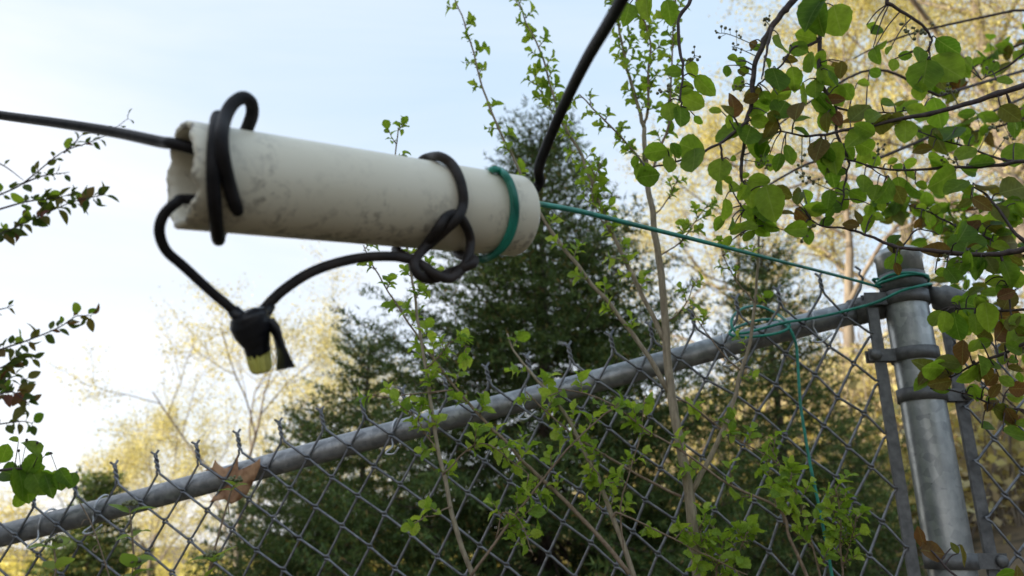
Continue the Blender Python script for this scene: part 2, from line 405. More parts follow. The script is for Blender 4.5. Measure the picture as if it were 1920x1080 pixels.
def deciduous(px, pytop, Z, label, seed, mat='spring_leaf', trunk_frac=0.3, kids=4, depth=4, per=7, jit=0.16, size=0.045, cat='tree', name='spring_tree', group=None, spread=0.85, rfac=0.015, zs=None, limb=0.36):
    rng = random.Random(seed); per = int(per * 2.2); size = size * 0.76; jit = jit * 0.9
    top = P(px, pytop, Z); x, y = top.x, top.y; zb = ground(x, y) - 0.1; H = top.z - zb
    t = thing(name, label, cat, (x, y, zb), group)
    tubes, tips = [], []
    base = Vector((x, y, zb)); r0 = H * rfac
    pts = [base.copy()]; d = Vector((rng.gauss(0, 0.06), rng.gauss(0, 0.06), 1))
    n = 9
    for i in range(n):
        d = (d + Vector((rng.gauss(0, 0.07), rng.gauss(0, 0.07), 0.25))).normalized()
        pts.append(pts[-1] + d * (H * 0.80 / n))
    MB().tube(pts, [r0 * (1 - 0.82 * i / n) for i in range(n + 1)], 9).build('trunk', M['bark_tree'], t)
    nl = 9
    for k in range(nl):
        f = trunk_frac + (1 - trunk_frac) * (k + 0.5 * rng.random()) / nl
        i = min(n - 1, int(f * n)); b = pts[i].lerp(pts[i + 1], f * n - i)
        a = k * 2.399 + rng.random() * 0.6
        nd = Vector((math.cos(a), math.sin(a), 0.35 + 0.9 * f))
        grow(rng, b, nd, H * limb * (1.15 - 0.55 * f), r0 * 0.42 * (1.15 - 0.75 * f), depth - 2, tubes, tips, kids, spread, 0.25)
    grow(rng, pts[-1], Vector((0.05, 0, 1)), H * 0.22, r0 * 0.2, depth - 2, tubes, tips, kids, spread, 0.3)
    mb = MB()
    for (pp, ra, rb) in tubes: mb.tube(pp, [max(ra, 0.004), max(rb, 0.003)], 4, cap=False)
    mb.build('branches', M['bark_tree'], t)
    cr = link('crown', leaf_cloud(rng, tips, per, jit, size, 'crown'), M[mat], t)
    return t

deciduous(500, 625, 20, 'tall open spring tree with yellow leaves paled for haze seen under the taped splice', 11, 'spring_hazed', per=12, jit=0.18, size=0.042, depth=4, limb=0.52)
deciduous(330, 800, 27, 'small yellow spring tree just left of the tall open one, above the oak leaf', 12, 'spring_hazed', per=12, jit=0.2, size=0.052, limb=0.42)
deciduous(175, 868, 34, 'low pale yellow tree behind the small spruce at the low end of the rail', 13, 'spring_leaf', per=12, jit=0.26, size=0.06, limb=0.45)
deciduous(650, 690, 26, 'yellow spring tree showing between the tall open tree and the slim spruce', 14, 'spring_hazed', per=10, jit=0.2, size=0.05, limb=0.4)
deciduous(1740, -360, 15, 'tall yellow spring tree with stout trunk rising behind the post cap', 21, per=10, jit=0.15, size=0.036, trunk_frac=0.2, depth=5, kids=3, limb=0.40, rfac=0.017)
deciduous(1475, 60, 17, 'yellow spring tree with forked limbs rising behind the green rope coil', 22, per=18, jit=0.15, size=0.036, trunk_frac=0.22, depth=4, limb=0.40)
deciduous(1960, -250, 13, 'yellow-tan spring tree behind the reddish leaves at the far side of the post', 23, 'spring_leaf', per=18, jit=0.15, size=0.032, trunk_frac=0.15, depth=4, limb=0.42)
deciduous(1600, -60, 23, 'tall pale yellow tree deep in the wood between the two nearer trunks', 24, 'spring_leaf', per=18, jit=0.2, size=0.046, trunk_frac=0.18, limb=0.40)
deciduous(1850, 60, 22, 'tan budding tree deep in the wood behind the receding fence rail', 25, 'spring_tan', per=16, jit=0.2, size=0.046, trunk_frac=0.12, limb=0.40)
deciduous(1345, 270, 21, 'slender pale yellow tree showing between the big spruce and the forked tree', 26, 'spring_leaf', per=16, jit=0.18, size=0.042, trunk_frac=0.2, limb=0.36)

def shrub(px, pytop, Z, label, seed, mat, width, group=None, per=10, size=0.035):
    rng = random.Random(seed); top = P(px, pytop, Z); x, y = top.x, top.y; zb = ground(x, y) - 0.05; H = max(0.8, top.z - zb)
    t = thing('woodland_shrub', label, 'shrub', (x, y, zb), group); tubes, tips = [], []
    for k in range(9):
        a = k * 2.4; d = Vector((math.cos(a) * width / H * 0.6, math.sin(a) * width / H * 0.6, 1))
        grow(rng, Vector((x + math.cos(a) * 0.1, y + math.sin(a) * 0.1, zb)), d, H * 0.62, 0.018, 2, tubes, tips, 4, 0.8, 0.2)
    mb = MB()
    for (pp, ra, rb) in tubes: mb.tube(pp, [ra, max(rb, 0.003)], 4, cap=False)
    mb.build('stems', M['bark_tree'], t)
    link('foliage', leaf_cloud(rng, tips, per, 0.12, size, 'foliage'), M[mat], t)
for k, (px, py, Z, mat, wd, lab) in enumerate([
    (1330, 720, 12, 'spring_tan', 1.2, 'tan budding shrub showing between the big spruce and the drooping rope tail'),
    (1440, 700, 14, 'spring_leaf', 1.4, 'yellow shrub showing through the mesh below the rope coil'),
    (1560, 690, 11, 'spring_tan', 1.3, 'tan shrub showing through the mesh beside the upright tension bar'),
    (1650, 660, 14, 'spring_leaf', 1.5, 'yellow shrub rising behind the upright tension bar'),
    (1780, 700, 10, 'spring_tan', 1.3, 'tan shrub behind the galvanised post'),
    (1860, 700, 9, 'spring_rose', 1.2, 'rose-brown shrub behind the receding mesh'),
    (1960, 640, 11, 'spring_rose', 1.5, 'rose-brown shrub with yellow buds behind the leaves past the post'),
    (1720, 840, 8, 'spring_tan', 1.0, 'low tan shrub behind the foot of the post')]):
    shrub(px, py, Z, lab, 60 + k, mat, wd, 'shrubs on the wooded slope')

def far_wood():
    R = np.random.RandomState(3); cs = []
    for k in range(230):
        y = R.uniform(48, 190); x = -y * R.uniform(0.02, 0.95); hgt = R.uniform(5, 9.5)
        g = ground(x, y); n = 330
        u = R.normal(size=(n, 3)); u /= np.linalg.norm(u, axis=1)[:, None]; u *= (R.rand(n) ** 0.45)[:, None]
        u += 0.18 * np.sin(u[:, [1, 2, 0]] * 7 + k)
        cs.append(np.array([x, y, g + hgt * 0.55]) + u * np.array([hgt * 0.38, hgt * 0.38, hgt * 0.47]))
    C = np.vstack(cs); rng = random.Random(8)
    me = leaf_cloud(rng, C, 1, 0.1, 0.42, 'far_woodland')
    tag(link('far_woodland', me, M['spring_leaf']), 'distant yellow spring woodland below the low end of the rail', 'woodland', kind='stuff')
far_wood()

def undergrowth():
    R = np.random.RandomState(13); rng = random.Random(13); cs = [[], []]; mb = MB()
    for k in range(760):
        y = R.uniform(6.5, 34); x = R.uniform(0.2, 1.05) * y * 0.80 + R.normal(0, 0.6)
        g = ground(x, y); hg = R.uniform(0.7, 2.0) * (0.75 + y / 60); n = 150
        u = R.normal(size=(n, 3)) * np.array([0.42, 0.42, 0.30]) * hg * 0.75
        cs[int(R.rand() < 0.6)].append(np.array([x, y, g + hg * 0.55]) + u)
        for j in range(3):
            e = Vector((x + R.normal(0, 0.4), y + R.normal(0, 0.4), g + hg * R.uniform(0.8, 1.6)))
            mb.tube([(x + R.normal(0, 0.1), y, g - 0.05), Vector((x, y, g)).lerp(e, 0.55) + Vector((R.normal(0, 0.1), 0, 0)), e], [0.012, 0.004], 4, cap=False)
    for c, m in zip(cs, ('spring_tan', 'spring_leaf')):
        tag(link('undergrowth', leaf_cloud(rng, np.vstack(c), 1, 0.05, 0.055, 'undergrowth'), M[m]), 'dense %s undergrowth covering the wooded slope behind the post' % ('tan' if m == 'spring_tan' else 'yellow'), 'undergrowth', kind='stuff')
    tag(mb.build('brushwood', M['bark_tree']), 'tangle of thin bare stems in the undergrowth on the wooded slope', 'brushwood', kind='stuff')
undergrowth()

# ------------------------------------------------------------------ spruces
def twig_template(R, nn):
    s = R.rand(nn) ** 0.9; az = R.rand(nn) * 6.283
    lean = 0.75 - 0.35 * s
    base = np.stack([s, np.zeros(nn), np.zeros(nn)], 1)
    d = np.stack([lean, np.cos(az), np.sin(az) * 0.9 + 0.15], 1); d /= np.linalg.norm(d, axis=1)[:, None]
    side = np.cross(d, R.normal(size=(nn, 3))); side /= np.linalg.norm(side, axis=1)[:, None]
    return base, d, side
def spruce(px, pytop, Z, radius, label, seed, whorl=0.15, nn=46, nlen=0.017, nw=0.0016, bare=0.0, zbase=None, cap_len=1.0, dens=1.0, group=None):
    rng = random.Random(seed); R = np.random.RandomState(seed)
    top = P(px, pytop, Z); x, y = top.x, top.y; zb = ground(x, y) - 0.05; H = top.z - zb
    t = thing('spruce_tree', label, 'spruce', (x, y, zb), group)
    MB().tube([(x, y, zb), (x + 0.01, y, zb + H * 0.5), (x, y, zb + H)], [H * 0.016, H * 0.010, 0.006], 8).build('trunk', M['bark_spruce'], t)
    mb = MB(); O = []; D = []; N = []; LN = []
    def twig(o, d, n, l):
        O.append(tuple(o)); D.append(tuple(d)); N.append(tuple(n)); LN.append(l)
    zc = 0.12
    for k in range(4):
        a = k * 1.57; twig(Vector((x, y, zb + H - 0.22)), Vector((math.cos(a) * 0.5, math.sin(a) * 0.5, 1)).normalized(), Vector((math.cos(a), math.sin(a), 0)), 0.20)
    twig(Vector((x, y, zb + H - 0.15)), UP, Vector((1, 0, 0)), 0.18); twig(Vector((x, y, zb + H - 0.32)), UP, Vector((1, 0, 0)), 0.2)
    while zc < H - 0.15:
        fr = zc / H
        nb = 6 if zc < H * 0.8 else 7
        for k in range(nb):
            a = k * 6.283 / nb + zc * 5 + rng.gauss(0, 0.2)
            rl = radius * min(1.0, (fr ** 0.88)) * rng.uniform(0.8, 1.12)
            rl = max(rl, 0.20) * (1.12 if rng.random() < 0.25 else 1.0)
            rise = 1.5 - 0.9 * min(1, fr * 8) - 1.0 * min(1, fr * 1.5)                   # young shoots rise, old boughs sag
            h = Vector((math.cos(a), math.sin(a), 0)); s_ = Vector((-math.sin(a), math.cos(a), 0))
            b = Vector((x, y, zb + H - zc)); n = max(4, int(rl / 0.075)); pts = []
            for i in range(n + 1):
                u = i / n
                zz = rl * (rise * u * 0.8 - 0.12 * fr * math.sin(u * 3.0) * 2 + 0.30 * u * u * fr)
                pts.append(b + h * rl * u * 0.96 + UP * zz)
            mb.tube(pts, [0.004 + 0.010 * rl * 0.5, 0.002], 4, cap=False)
            for i in range(1, n + 1):
                u = i / n; dd = (pts[i] - pts[i - 1]).normalized()
                if u > 0.12: twig(pts[i - 1], dd, s_, (pts[i] - pts[i - 1]).length * 1.25)
                if u < 0.2: continue
                for sg in (-1, 1):
                    if rng.random() > dens: continue
                    sl = (0.11 + 0.42 * rl * (1 - u) ** 0.8 * 0.8) * rng.uniform(0.7, 1.15) * cap_len
                    d2 = (dd * 0.75 + s_ * sg * 0.85 + UP * (rng.gauss(0.02, 0.12) - 0.30 * fr)).normalized()
                    m = max(1, int(sl / 0.11)); q = pts[i].copy()
                    for j in range(m):
                        twig(q, d2, dd, sl / m * 1.2)
                        if m > 1:
                            for s3 in (-1, 1):
                                d3 = (d2 * 0.8 + d2.cross(UP).normalized() * s3 * 0.7 + UP * (rng.gauss(0, 0.2) - 0.9 * fr)).normalized()
                                twig(q, d3, dd, rng.uniform(0.08, 0.17))
                        q = q + d2 * (sl / m); d2 = (d2 + UP * -0.06).normalized()
        zc += whorl * rng.uniform(0.75, 1.15) * (0.75 + 0.4 * fr)
    mb.build('boughs', M['bark_spruce'], t)
    O = np.array(O); D = np.array(D); N = np.array(N); LN = np.array(LN)
    N = N - D * np.sum(N * D, 1)[:, None]; N /= np.linalg.norm(N, axis=1)[:, None]; B = np.cross(D, N)
    vs = []
    tmpl = [twig_template(R, nn) for _ in range(4)]; pick = R.randint(0, 4, len(O))
    for k in range(4):
        idx = np.where(pick == k)[0]; bs, dv, sd_ = tmpl[k]
        if not len(idx): continue
        def tw(v): return v[None, :, 0:1] * D[idx][:, None, :] + v[None, :, 1:2] * N[idx][:, None, :] + v[None, :, 2:3] * B[idx][:, None, :]
        base = O[idx][:, None, :] + tw(bs) * LN[idx][:, None, None]
        tip = base + tw(dv) * nlen; w_ = tw(sd_) * nw
        vs.append(np.stack([base - w_, base + w_, tip], axis=2).reshape(-1, 3))
    V = np.vstack(vs)
    link('foliage', tri_mesh('foliage', V, 3), M['spruce'], t)
    return t, len(O)
spruce(1012, 262, 4.6, 2.1, 'big dark spruce standing behind the middle of the fence', 31, whorl=0.078, nn=14, nlen=0.036, nw=0.0046)
spruce(693, 640, 5.3, 1.55, 'slim young spruce whose tip stands clear beside the big spruce', 32, whorl=0.105, nn=13, nlen=0.037, nw=0.0046)
spruce(1425, 480, 5.3, 1.25, 'thin spruce on the far side of the big one, behind the rope coil', 33, whorl=0.105, nn=12, nlen=0.038, nw=0.0050, dens=0.95)
spruce(1600, 800, 6.2, 0.75, 'low spruce behind the mesh next to the galvanised post', 34, whorl=0.13, nn=12, nlen=0.038, nw=0.0046)
spruce(190, 905, 9.0, 1.5, 'small blue-green spruce beyond the low end of the rail', 35, whorl=0.09, nn=10, nlen=0.048, nw=0.010)
spruce(590, 790, 6.0, 1.9, 'stubby spruce crowding the foot of the slim young spruce', 36, whorl=0.10, nn=12, nlen=0.038, nw=0.0050)

# ------------------------------------------------------------------ chain link fence
PITCH = (PF(1615, 536) - PF(63, 947)) / 20.0
T0 = PF(63, 947)
QL = PF(500 + 20, 900 + 93) - PF(500, 900)
QV = Vector((0, 0, -QL.length))
WR = 0.0021
def lattice_wires(parent, T, pitch, qfun, i0, i1, rows, nrm, jit=0.0012, loose=None, seed=1, twist_up=0.030, skip_first=False, skip_last=False):
    """every wire is its own zigzag, hooked through its neighbours; down-right runs lie in front"""
    def node(i, j):                                                   # j counts half rows
        a = T + pitch * i + qfun(i) * (j / 2)
        if j % 2: a = a + pitch * 0.5
        amp = jit * (loose(i) if loose else 1)
        s = Vector((i * 0.37 + 3.1 * seed, j * 0.61, seed * 1.7)) * (1.5 if amp > jit * 1.5 else 1.0)
        return a + pitch.normalized() * (mnoise.noise(s) * amp * 2) + UP * (mnoise.noise(s + Vector((9, 4, 2))) * amp * 2) + nrm * (mnoise.noise(s * 0.5) * amp * 2)
    eh = pitch.normalized(); d = nrm * (WR * 1.05)
    for i in range(i0, i1 + 1):
        q0 = qfun(i).normalized()
        for kind in (0, 1):
            if kind == 1 and i == i0 and skip_first: continue
            if kind == 0 and i == i1 and skip_last: continue
            base = node(i, 0); pts = []
            ph = math.pi * kind                                      # twisted barb on top
            spl = eh * (0.007 if kind == 0 else -0.007)
            pts.append(base - q0 * (twist_up + 0.007) + spl)
            for k in range(9):
                u = 1 - k / 8
                g = ph + u * 2 * math.pi * 1.4
                pts.append(base - q0 * (0.002 + (twist_up - 0.004) * u) + (eh * math.cos(g) + nrm * math.sin(g)) * WR * 1.05)
            for j in range(1, rows * 2 + 1):
                if kind == 0: a = node(i, j - 1); b = node(i, j)
                else:
                    a = node(i, j - 1) if (j - 1) % 2 == 0 else node(i - 1, j - 1)
                    b = node(i, j) if j % 2 == 0 else node(i - 1, j)
                right = (b - a).dot(eh) > 0
                off = d if right else -d
                pts.append(a.lerp(b, 0.10) + off); pts.append(a.lerp(b, 0.5) + off * 1.1); pts.append(a.lerp(b, 0.90) + off)
                apex = b + (eh if right else -eh) * WR * 1.5
                pts += [apex - q0 * WR * -0.7 - q0 * WR * 1.4 + off * 0.6, apex + q0 * WR * 0.7 - off * 0.6]
            mb = MB().tube(pts, WR, 6)
            mb.build('wire', M['wire'], parent)
POST_Z = 1.275
PB = P(1690, 520, POST_Z); PX, PY = PB.x, PB.y; PR = 0.0335
def post_pt(py):
    """height on the post axis that is seen at photo row py"""
    z0, z1 = -1.0, 4.0
    for _ in range(50):
        z = (z0 + z1) / 2; r = Vector((PX, PY, z)) - CAM
        row = 540 - F * (r.dot(Vector((0, -ST, CT))) / r.dot(Vector((0, CT, ST))))
        if row > py: z0 = z
        else: z1 = z
    return z
eL = -FE.copy(); eL.z = 0; eL.normalize()                             # horizontal, along the left fence
R_AZ = math.radians(88)
eR = Vector((math.sin(R_AZ), math.cos(R_AZ), 0)); eRs = (eR - UP * 0.40).normalized()                      # horizontal, along the receding fence
gpost = ground(PX, PY)

fence = thing('chain_link_fence', 'galvanised chain link fence with sloping top rail running to the post', 'fence', (FL.x, FL.y, ground(FL.x, FL.y)))
rail_a = FR + FE * 0.012 - FN * 0.026; rail_b = FL - FE * 1.6 - FN * 0.026
MB().tube([rail_a.lerp(rail_b, k / 24) + UP * 0.0015 * math.sin(k * 1.1) for k in range(25)], 0.0195, 20).build('top_rail', M['galv_rail'], fence)
MB().tube([rail_a + FE * 0.006, rail_a - FE * 0.052], 0.0232, 20).build('rail_end_cup', M['fitting'], fence)
def qfun(i):
    t = min(1, max(0, i / 20)); return QL.lerp(QV, t * t * 0.9 + 0.05)
lattice_wires(fence, T0, PITCH, qfun, -10, 20, 15, FN, 0.0013, lambda i: 1 + 3.6 * sstep(13, 19, i), 1, skip_last=True)
bar_c = Vector((PX, PY, 0)) + eL * 0.058 + FN * 0.004
zt = post_pt(578)
MB().box((bar_c.x, bar_c.y, (zt + gpost + 0.05) / 2), eL * 0.0085, FN * 0.0035, UP * ((zt - gpost - 0.05) / 2)).build('tension_bar', M['fitting'], fence, False)
for s_px, s_py, ang in ((173, 955, 0.5), (738, 835, -0.4), (985, 768, 0.2), (1358, 648, 0.9), (1530, 612, 0.3), (70, 985, 0.1)):
    c = PF(s_px, s_py); s = (c - FL).dot(FE); c = FL + FE * s - FN * 0.026
    pts = []
    for k in range(15):
        g = -0.5 + k / 14 * 5.0
        pts.append(c + (FN * math.cos(g) + UP * math.sin(g)) * 0.0232 + FE * (0.010 * k / 14))
    e = pts[-1]; 
    hook = [c - UP * 0.026 + FN * 0.024 + FE * 0.004, c - UP * 0.036 + FN * 0.032 - FE * 0.006, c - UP * 0.040 + FN * 0.030 + FE * 0.008,
            c - UP * 0.032 + FN * 0.034 + FE * (0.022 + 0.012 * ang)]
    MB().tube(smooth_path(list(reversed(pts)) + hook, 4), 0.0017, 6).build('tie_wire', M['tie'], fence)

# corner post
post = thing('fence_post', 'thick galvanised corner post with domed cap and dark bands', 'post', (PX, PY, gpost))
ztop = post_pt(484)
pm = MB().lathe((PX, PY, gpost - 0.02), UP, [(0, 0), (0, PR), (0.4, PR * 1.002), (0.8, PR), (ztop - gpost, PR)], 40).build('post_tube', M['galv'], post)
cap = MB().lathe((PX, PY, ztop), UP, [(-0.040, 0.0338), (-0.040, 0.0362), (-0.004, 0.0362), (-0.001, 0.0378), (0.004, 0.0378), (0.007, 0.0355), (0.013, 0.030), (0.018, 0.020), (0.020, 0.008), (0.0205, 0.0)], 40)
cap.build('cap', M['galv'], post)
def band(py, h, lug=None, lug_len=0.05, side=1, bolt=True, mat='fitting'):
    z = post_pt(py)
    b = MB().lathe((PX, PY, z), UP, [(-h / 2, PR - 0.001), (-h / 2, PR + 0.0034), (h / 2, PR + 0.0034), (h / 2, PR - 0.001)], 40)
    if lug is not None:
        nrm = lug.cross(UP).normalized()
        if nrm.dot(CAM - PB) < 0: nrm = -nrm
        for sg in (1, -1):
            c = Vector((PX, PY, z)) + lug * (PR * 0.45 + lug_len / 2) + nrm * (sg * 0.0075 + 0.003)
            b.box(c, lug * (lug_len / 2), nrm * 0.0017, UP * (h / 2 - 0.0003))
    o = b.build('band', M[mat], post)
    for p in o.data.polygons: p.use_smooth = len(p.vertices) == 4 and abs(p.normal.z) < 0.5 and p.index < 120
    if lug is not None and bolt:
        c = Vector((PX, PY, z)) + lug * (PR * 0.45 + lug_len * 0.84) + nrm * 0.003
        MB().lathe(c - nrm * 0.020, nrm, [(0, 0), (0, 0.005), (0.031, 0.005), (0.031, 0.0095), (0.034, 0.0090), (0.0375, 0.006), (0.038, 0)], 16).build('bolt', M['fitting'], o)
band(533, 0.030, None)
band(562, 0.022, eL, 0.055, bolt=False)
band(667, 0.021, eL, 0.062)
band(742, 0.021, eR, 0.062)
band(1052, 0.023, eR, 0.066)
band(1180, 0.021, eL, 0.062)

fence2 = thing('chain_link_fence', 'second chain link run leaving the far side of the post, half hidden by leaves', 'fence', (PX + eR.x, PY + eR.y, gpost))
z2 = post_pt(552)
r0 = Vector((PX, PY, z2)) + eR * 0.05
MB().tube([r0 + eRs * 0.02, r0 + eRs * 0.7, r0 + eRs * 1.5], 0.0195, 18).build('top_rail', M['galv_rail'], fence2)
MB().tube([r0 - eRs * 0.012, r0 + eRs * 0.006, r0 + eRs * 0.012, r0 + eRs * 0.06], [0.012, 0.016, 0.0232, 0.0232], 18).build('rail_end_cup', M['fitting'], fence2)
nR = eR.cross(UP).normalized()
if nR.dot(CAM - r0) < 0: nR = -nR
bar2 = Vector((PX, PY, 0)) + eR * 0.062 + nR * 0.002
zt2 = post_pt(590)
MB().box((bar2.x, bar2.y, (zt2 + gpost + 0.05) / 2), eR * 0.009, nR * 0.003, UP * ((zt2 - gpost - 0.05) / 2)).build('tension_bar', M['fitting'], fence2, False)
lattice_wires(fence2, Vector((PX, PY, post_pt(668))) + eR * 0.062 + nR * 0.012, (eR - UP * 0.24).normalized() * 0.0716, lambda i: Vector((0, 0, -0.086)), 0, 18, 13, nR, 0.002, None, 4, skip_first=True)

# ------------------------------------------------------------------ plastic pipe
R_P = 0.0301; TW = 0.0042
A0 = P(339, 328, 0.413); B0 = P(966, 405, 0.556)
AX = (B0 - A0).normalized(); PLEN = (B0 - A0).length
PU = (UP - AX * UP.dot(AX)).normalized(); PS = AX.cross(PU).normalized()
if PS.dot(CAM - A0) < 0: PS = -PS                                      # towards the camera
def pipe_pt(t, g, r): return A0 + AX * t + (PU * math.cos(g) + PS * math.sin(g)) * r
def build_pipe():
    ns, nl = 112, 70; v = []; f = []; dirt_shade = []; rr = random.Random(4)
    def edge(g):
        s = Vector((math.cos(g) * 2.2, math.sin(g) * 2.2, 1.0)); s2 = s * 4.3
        e = 0.0024 * mnoise.noise(s) + 0.0008 * mnoise.noise(s2) + 0.0005 * mnoise.noise(s2 * 2.7)
        e += 0.0022 * math.exp(-((g - 2.35) / 0.30) ** 2) + 0.002 * math.exp(-((g - 0.55) / 0.22) ** 2)
        return e
    rows = []
    def ring(t_of, r_of, d_of):
        rows.append(len(v))
        for k in range(ns):
            g = 2 * math.pi * k / ns; t = t_of(g); v.append(pipe_pt(t, g, r_of(g))); dirt_shade.append(d_of(g, t))
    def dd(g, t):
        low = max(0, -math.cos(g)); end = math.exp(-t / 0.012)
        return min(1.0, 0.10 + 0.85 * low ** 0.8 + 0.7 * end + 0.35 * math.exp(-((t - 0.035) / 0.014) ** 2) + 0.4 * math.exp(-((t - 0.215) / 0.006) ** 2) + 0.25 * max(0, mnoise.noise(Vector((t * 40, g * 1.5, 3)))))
    rag = lambda s: (lambda g: R_P - s + 0.0005 * mnoise.noise(Vector((math.cos(g) * 9, math.sin(g) * 9, s * 900))))
    ring(lambda g: 0.30 * PLEN, lambda g: R_P - TW, lambda g, t: 1.6)  # value raised on the inner wall to colour in shade inside the hollow
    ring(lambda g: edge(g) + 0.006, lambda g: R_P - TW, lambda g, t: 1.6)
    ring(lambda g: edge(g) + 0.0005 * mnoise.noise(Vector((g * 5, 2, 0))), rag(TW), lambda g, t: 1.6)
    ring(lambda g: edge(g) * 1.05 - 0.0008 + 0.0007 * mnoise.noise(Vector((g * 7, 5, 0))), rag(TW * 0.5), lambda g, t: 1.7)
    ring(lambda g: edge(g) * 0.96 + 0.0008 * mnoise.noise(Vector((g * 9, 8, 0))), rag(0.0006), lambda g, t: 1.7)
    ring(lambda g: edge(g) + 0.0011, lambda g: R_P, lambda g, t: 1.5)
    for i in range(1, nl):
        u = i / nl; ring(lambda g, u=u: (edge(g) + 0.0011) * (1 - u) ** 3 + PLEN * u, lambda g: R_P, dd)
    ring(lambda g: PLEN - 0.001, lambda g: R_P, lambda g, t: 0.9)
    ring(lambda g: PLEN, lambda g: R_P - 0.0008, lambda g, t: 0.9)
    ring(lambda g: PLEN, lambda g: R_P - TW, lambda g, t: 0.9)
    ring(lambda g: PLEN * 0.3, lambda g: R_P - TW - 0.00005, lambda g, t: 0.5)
    for a in range(len(rows) - 1):
        for k in range(ns):
            k2 = (k + 1) % ns; f.append((rows[a] + k, rows[a] + k2, rows[a + 1] + k2, rows[a + 1] + k))
    me = new_mesh('plastic_pipe', v, f)
    at = me.attributes.new('dirt_shade', 'FLOAT', 'POINT'); at.data.foreach_set('value', dirt_shade)
    bm = bmesh.new(); bm.from_mesh(me); bmesh.ops.recalc_face_normals(bm, faces=bm.faces); bm.to_mesh(me); bm.free()
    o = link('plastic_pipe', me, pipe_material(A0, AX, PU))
    return tag(o, 'short dirty off-white plastic pipe with one broken end, hung in the air', 'pipe')
build_pipe()

def surf(px, py, rad, far=False):
    """where the sight line through a photo pixel meets the cylinder of that radius round the pipe axis (or passes closest)"""
    d = ray(px, py); o = CAM - A0
    dp = d - AX * d.dot(AX); op = o - AX * o.dot(AX)
    a = dp.dot(dp); b = 2 * dp.dot(op); c = op.dot(op) - rad * rad; q = b * b - 4 * a * c
    if q <= 0:
        return CAM + d * (-b / (2 * a))
    s = math.sqrt(q); return CAM + d * ((-b + (s if far else -s)) / (2 * a))
def cpath(pts, r):
    out = []
    for p in pts:
        if len(p) == 3 and isinstance(p[2], str): out.append(surf(p[0], p[1], R_P + r * (1.0 if len(p[2]) == 1 else 3.0), p[2][0] == 'b'))
        elif len(p) == 4: out.append(surf(p[0], p[1], R_P + p[3], p[2] == 'b'))
        else: out.append(P(*p))
    return out
CR = 0.0035
# cable from the left, through the pipe mouth; its free end is wound round the pipe
cable = thing('power_cable', 'black cable coming across the sky into the broken pipe end and wound round it', 'cable', P(0, 215, 0.58))
span = [(-5.9, 1.2, 3.1)] + [tuple(P(-700, 108, 1.1)), tuple(P(-150, 193, 0.62)), tuple(P(0, 216, 0.57)), tuple(P(110, 231, 0.52)), tuple(P(215, 248, 0.475)), tuple(P(300, 266, 0.437)), tuple(P(345, 274, 0.425)), tuple(A0 + AX * 0.05 + PU * 0.010), tuple(A0 + AX * 0.12)]
MB().tube(smooth_path(span, 8), CR, 14).build('cable_span', M['black_cord'], cable)
wrap = cpath([(448, 402, 'f'), (438, 375, 'f'), (426, 330, 'f', CR * 1.2), (417, 285, 'f', CR * 2.6), (416, 250, 'f', CR * 3.0), (423, 218, 0.405), (437, 194, 0.412), (456, 183, 0.418), (470, 192, 0.423), (473, 212, 0.428), (466, 235, 0.435),
              (455, 262, 'b'), (440, 330, 'b'), (425, 400, 'b'), (412, 440, 'b', CR * 1.3), (409, 447, 'f', CR * 1.2), (404, 400, 'f'), (400, 340, 'f'), (401, 285, 'f'), (404, 248, 'f'), (407, 224, 'f', CR * 1.1), (411, 222, 'b'), (414, 260, 'b')], CR)
wr = smooth_path(wrap, 7)
MB().tube(wr, [CR * 0.55] + [CR * 0.9] * 2 + [CR * 1.05] * (len(wr) - 3), 14).build('cable_wrap', M['black_cord'], cable)

# spliced cord: out of the pipe mouth, taped joint with a wire connector, knot on the far part of the pipe, then up out of the picture
cord = thing('spliced_cord', 'black cord looping down from pipe to a taped splice, knotted round the pipe', 'cord', P(470, 640, 0.44))
lo = smooth_path([tuple(A0 + AX * 0.06 - PU * 0.016 + PS * 0.008), tuple(P(362, 374, 0.412)), tuple(P(330, 381, 0.404)), tuple(P(306, 405, 0.402)), tuple(P(299, 436, 0.404)), tuple(P(312, 470, 0.41)), tuple(P(345, 500, 0.416)), tuple(P(395, 546, 0.425)), tuple(P(437, 582, 0.432)), tuple(P(458, 606, 0.436))], 8)
MB().tube(lo, CR * 0.82, 14).build('cord_loop', M['black_cord'], cord)
k1 = [tuple(P(478, 604, 0.440)), tuple(P(495, 580, 0.442)), tuple(P(530, 545, 0.447)), tuple(P(580, 512, 0.453)), tuple(P(635, 492, 0.460)), tuple(P(690, 482, 0.466)), tuple(P(740, 481, 0.472))]
k1 += [tuple(p) for p in cpath([(775, 485, 0.478), (797, 462, 'f', CR * 1.3), (820, 430, 'f', CR * 2.0), (836, 408, 'f', CR * 1.2), (856, 402, 'f', CR), (873, 422, 'f'), (882, 450, 'f', CR * 1.2), (878, 480, 0.497), (864, 507, 0.490), (843, 522, 0.484), (818, 515, 0.478), (797, 500, 0.478), (778, 490, 0.484), (755, 478, 0.495), (742, 468, 'b')], CR)]
MB().tube(smooth_path(k1, 7), CR * 0.92, 14).build('knot_strand', M['worn_cord'], cord)
k2 = cpath([(775, 330, 'b'), (790, 303, 'b'), (806, 295, 'b', CR * 1.2), (825, 294, 'f', CR * 1.3), (845, 306, 'f'), (860, 330, 'f'), (868, 360, 'f'), (868, 386, 'f'), (857, 410, 'f', CR * 2.2), (836, 430, 'f', CR * 1.5), (812, 452, 'f', CR * 1.2), (788, 474, 'f', CR * 2.8), (776, 495, 0.474), (786, 516, 0.474), (812, 523, 0.486), (842, 512, 0.494), (870, 502, 0.490), (889, 492, 0.492), (883, 482, 0.505), (862, 478, 0.52), (850, 466, 'b')], CR)
MB().tube(smooth_path(k2, 7), CR * 0.95, 14).build('knot_strand', M['worn_cord'], cord)
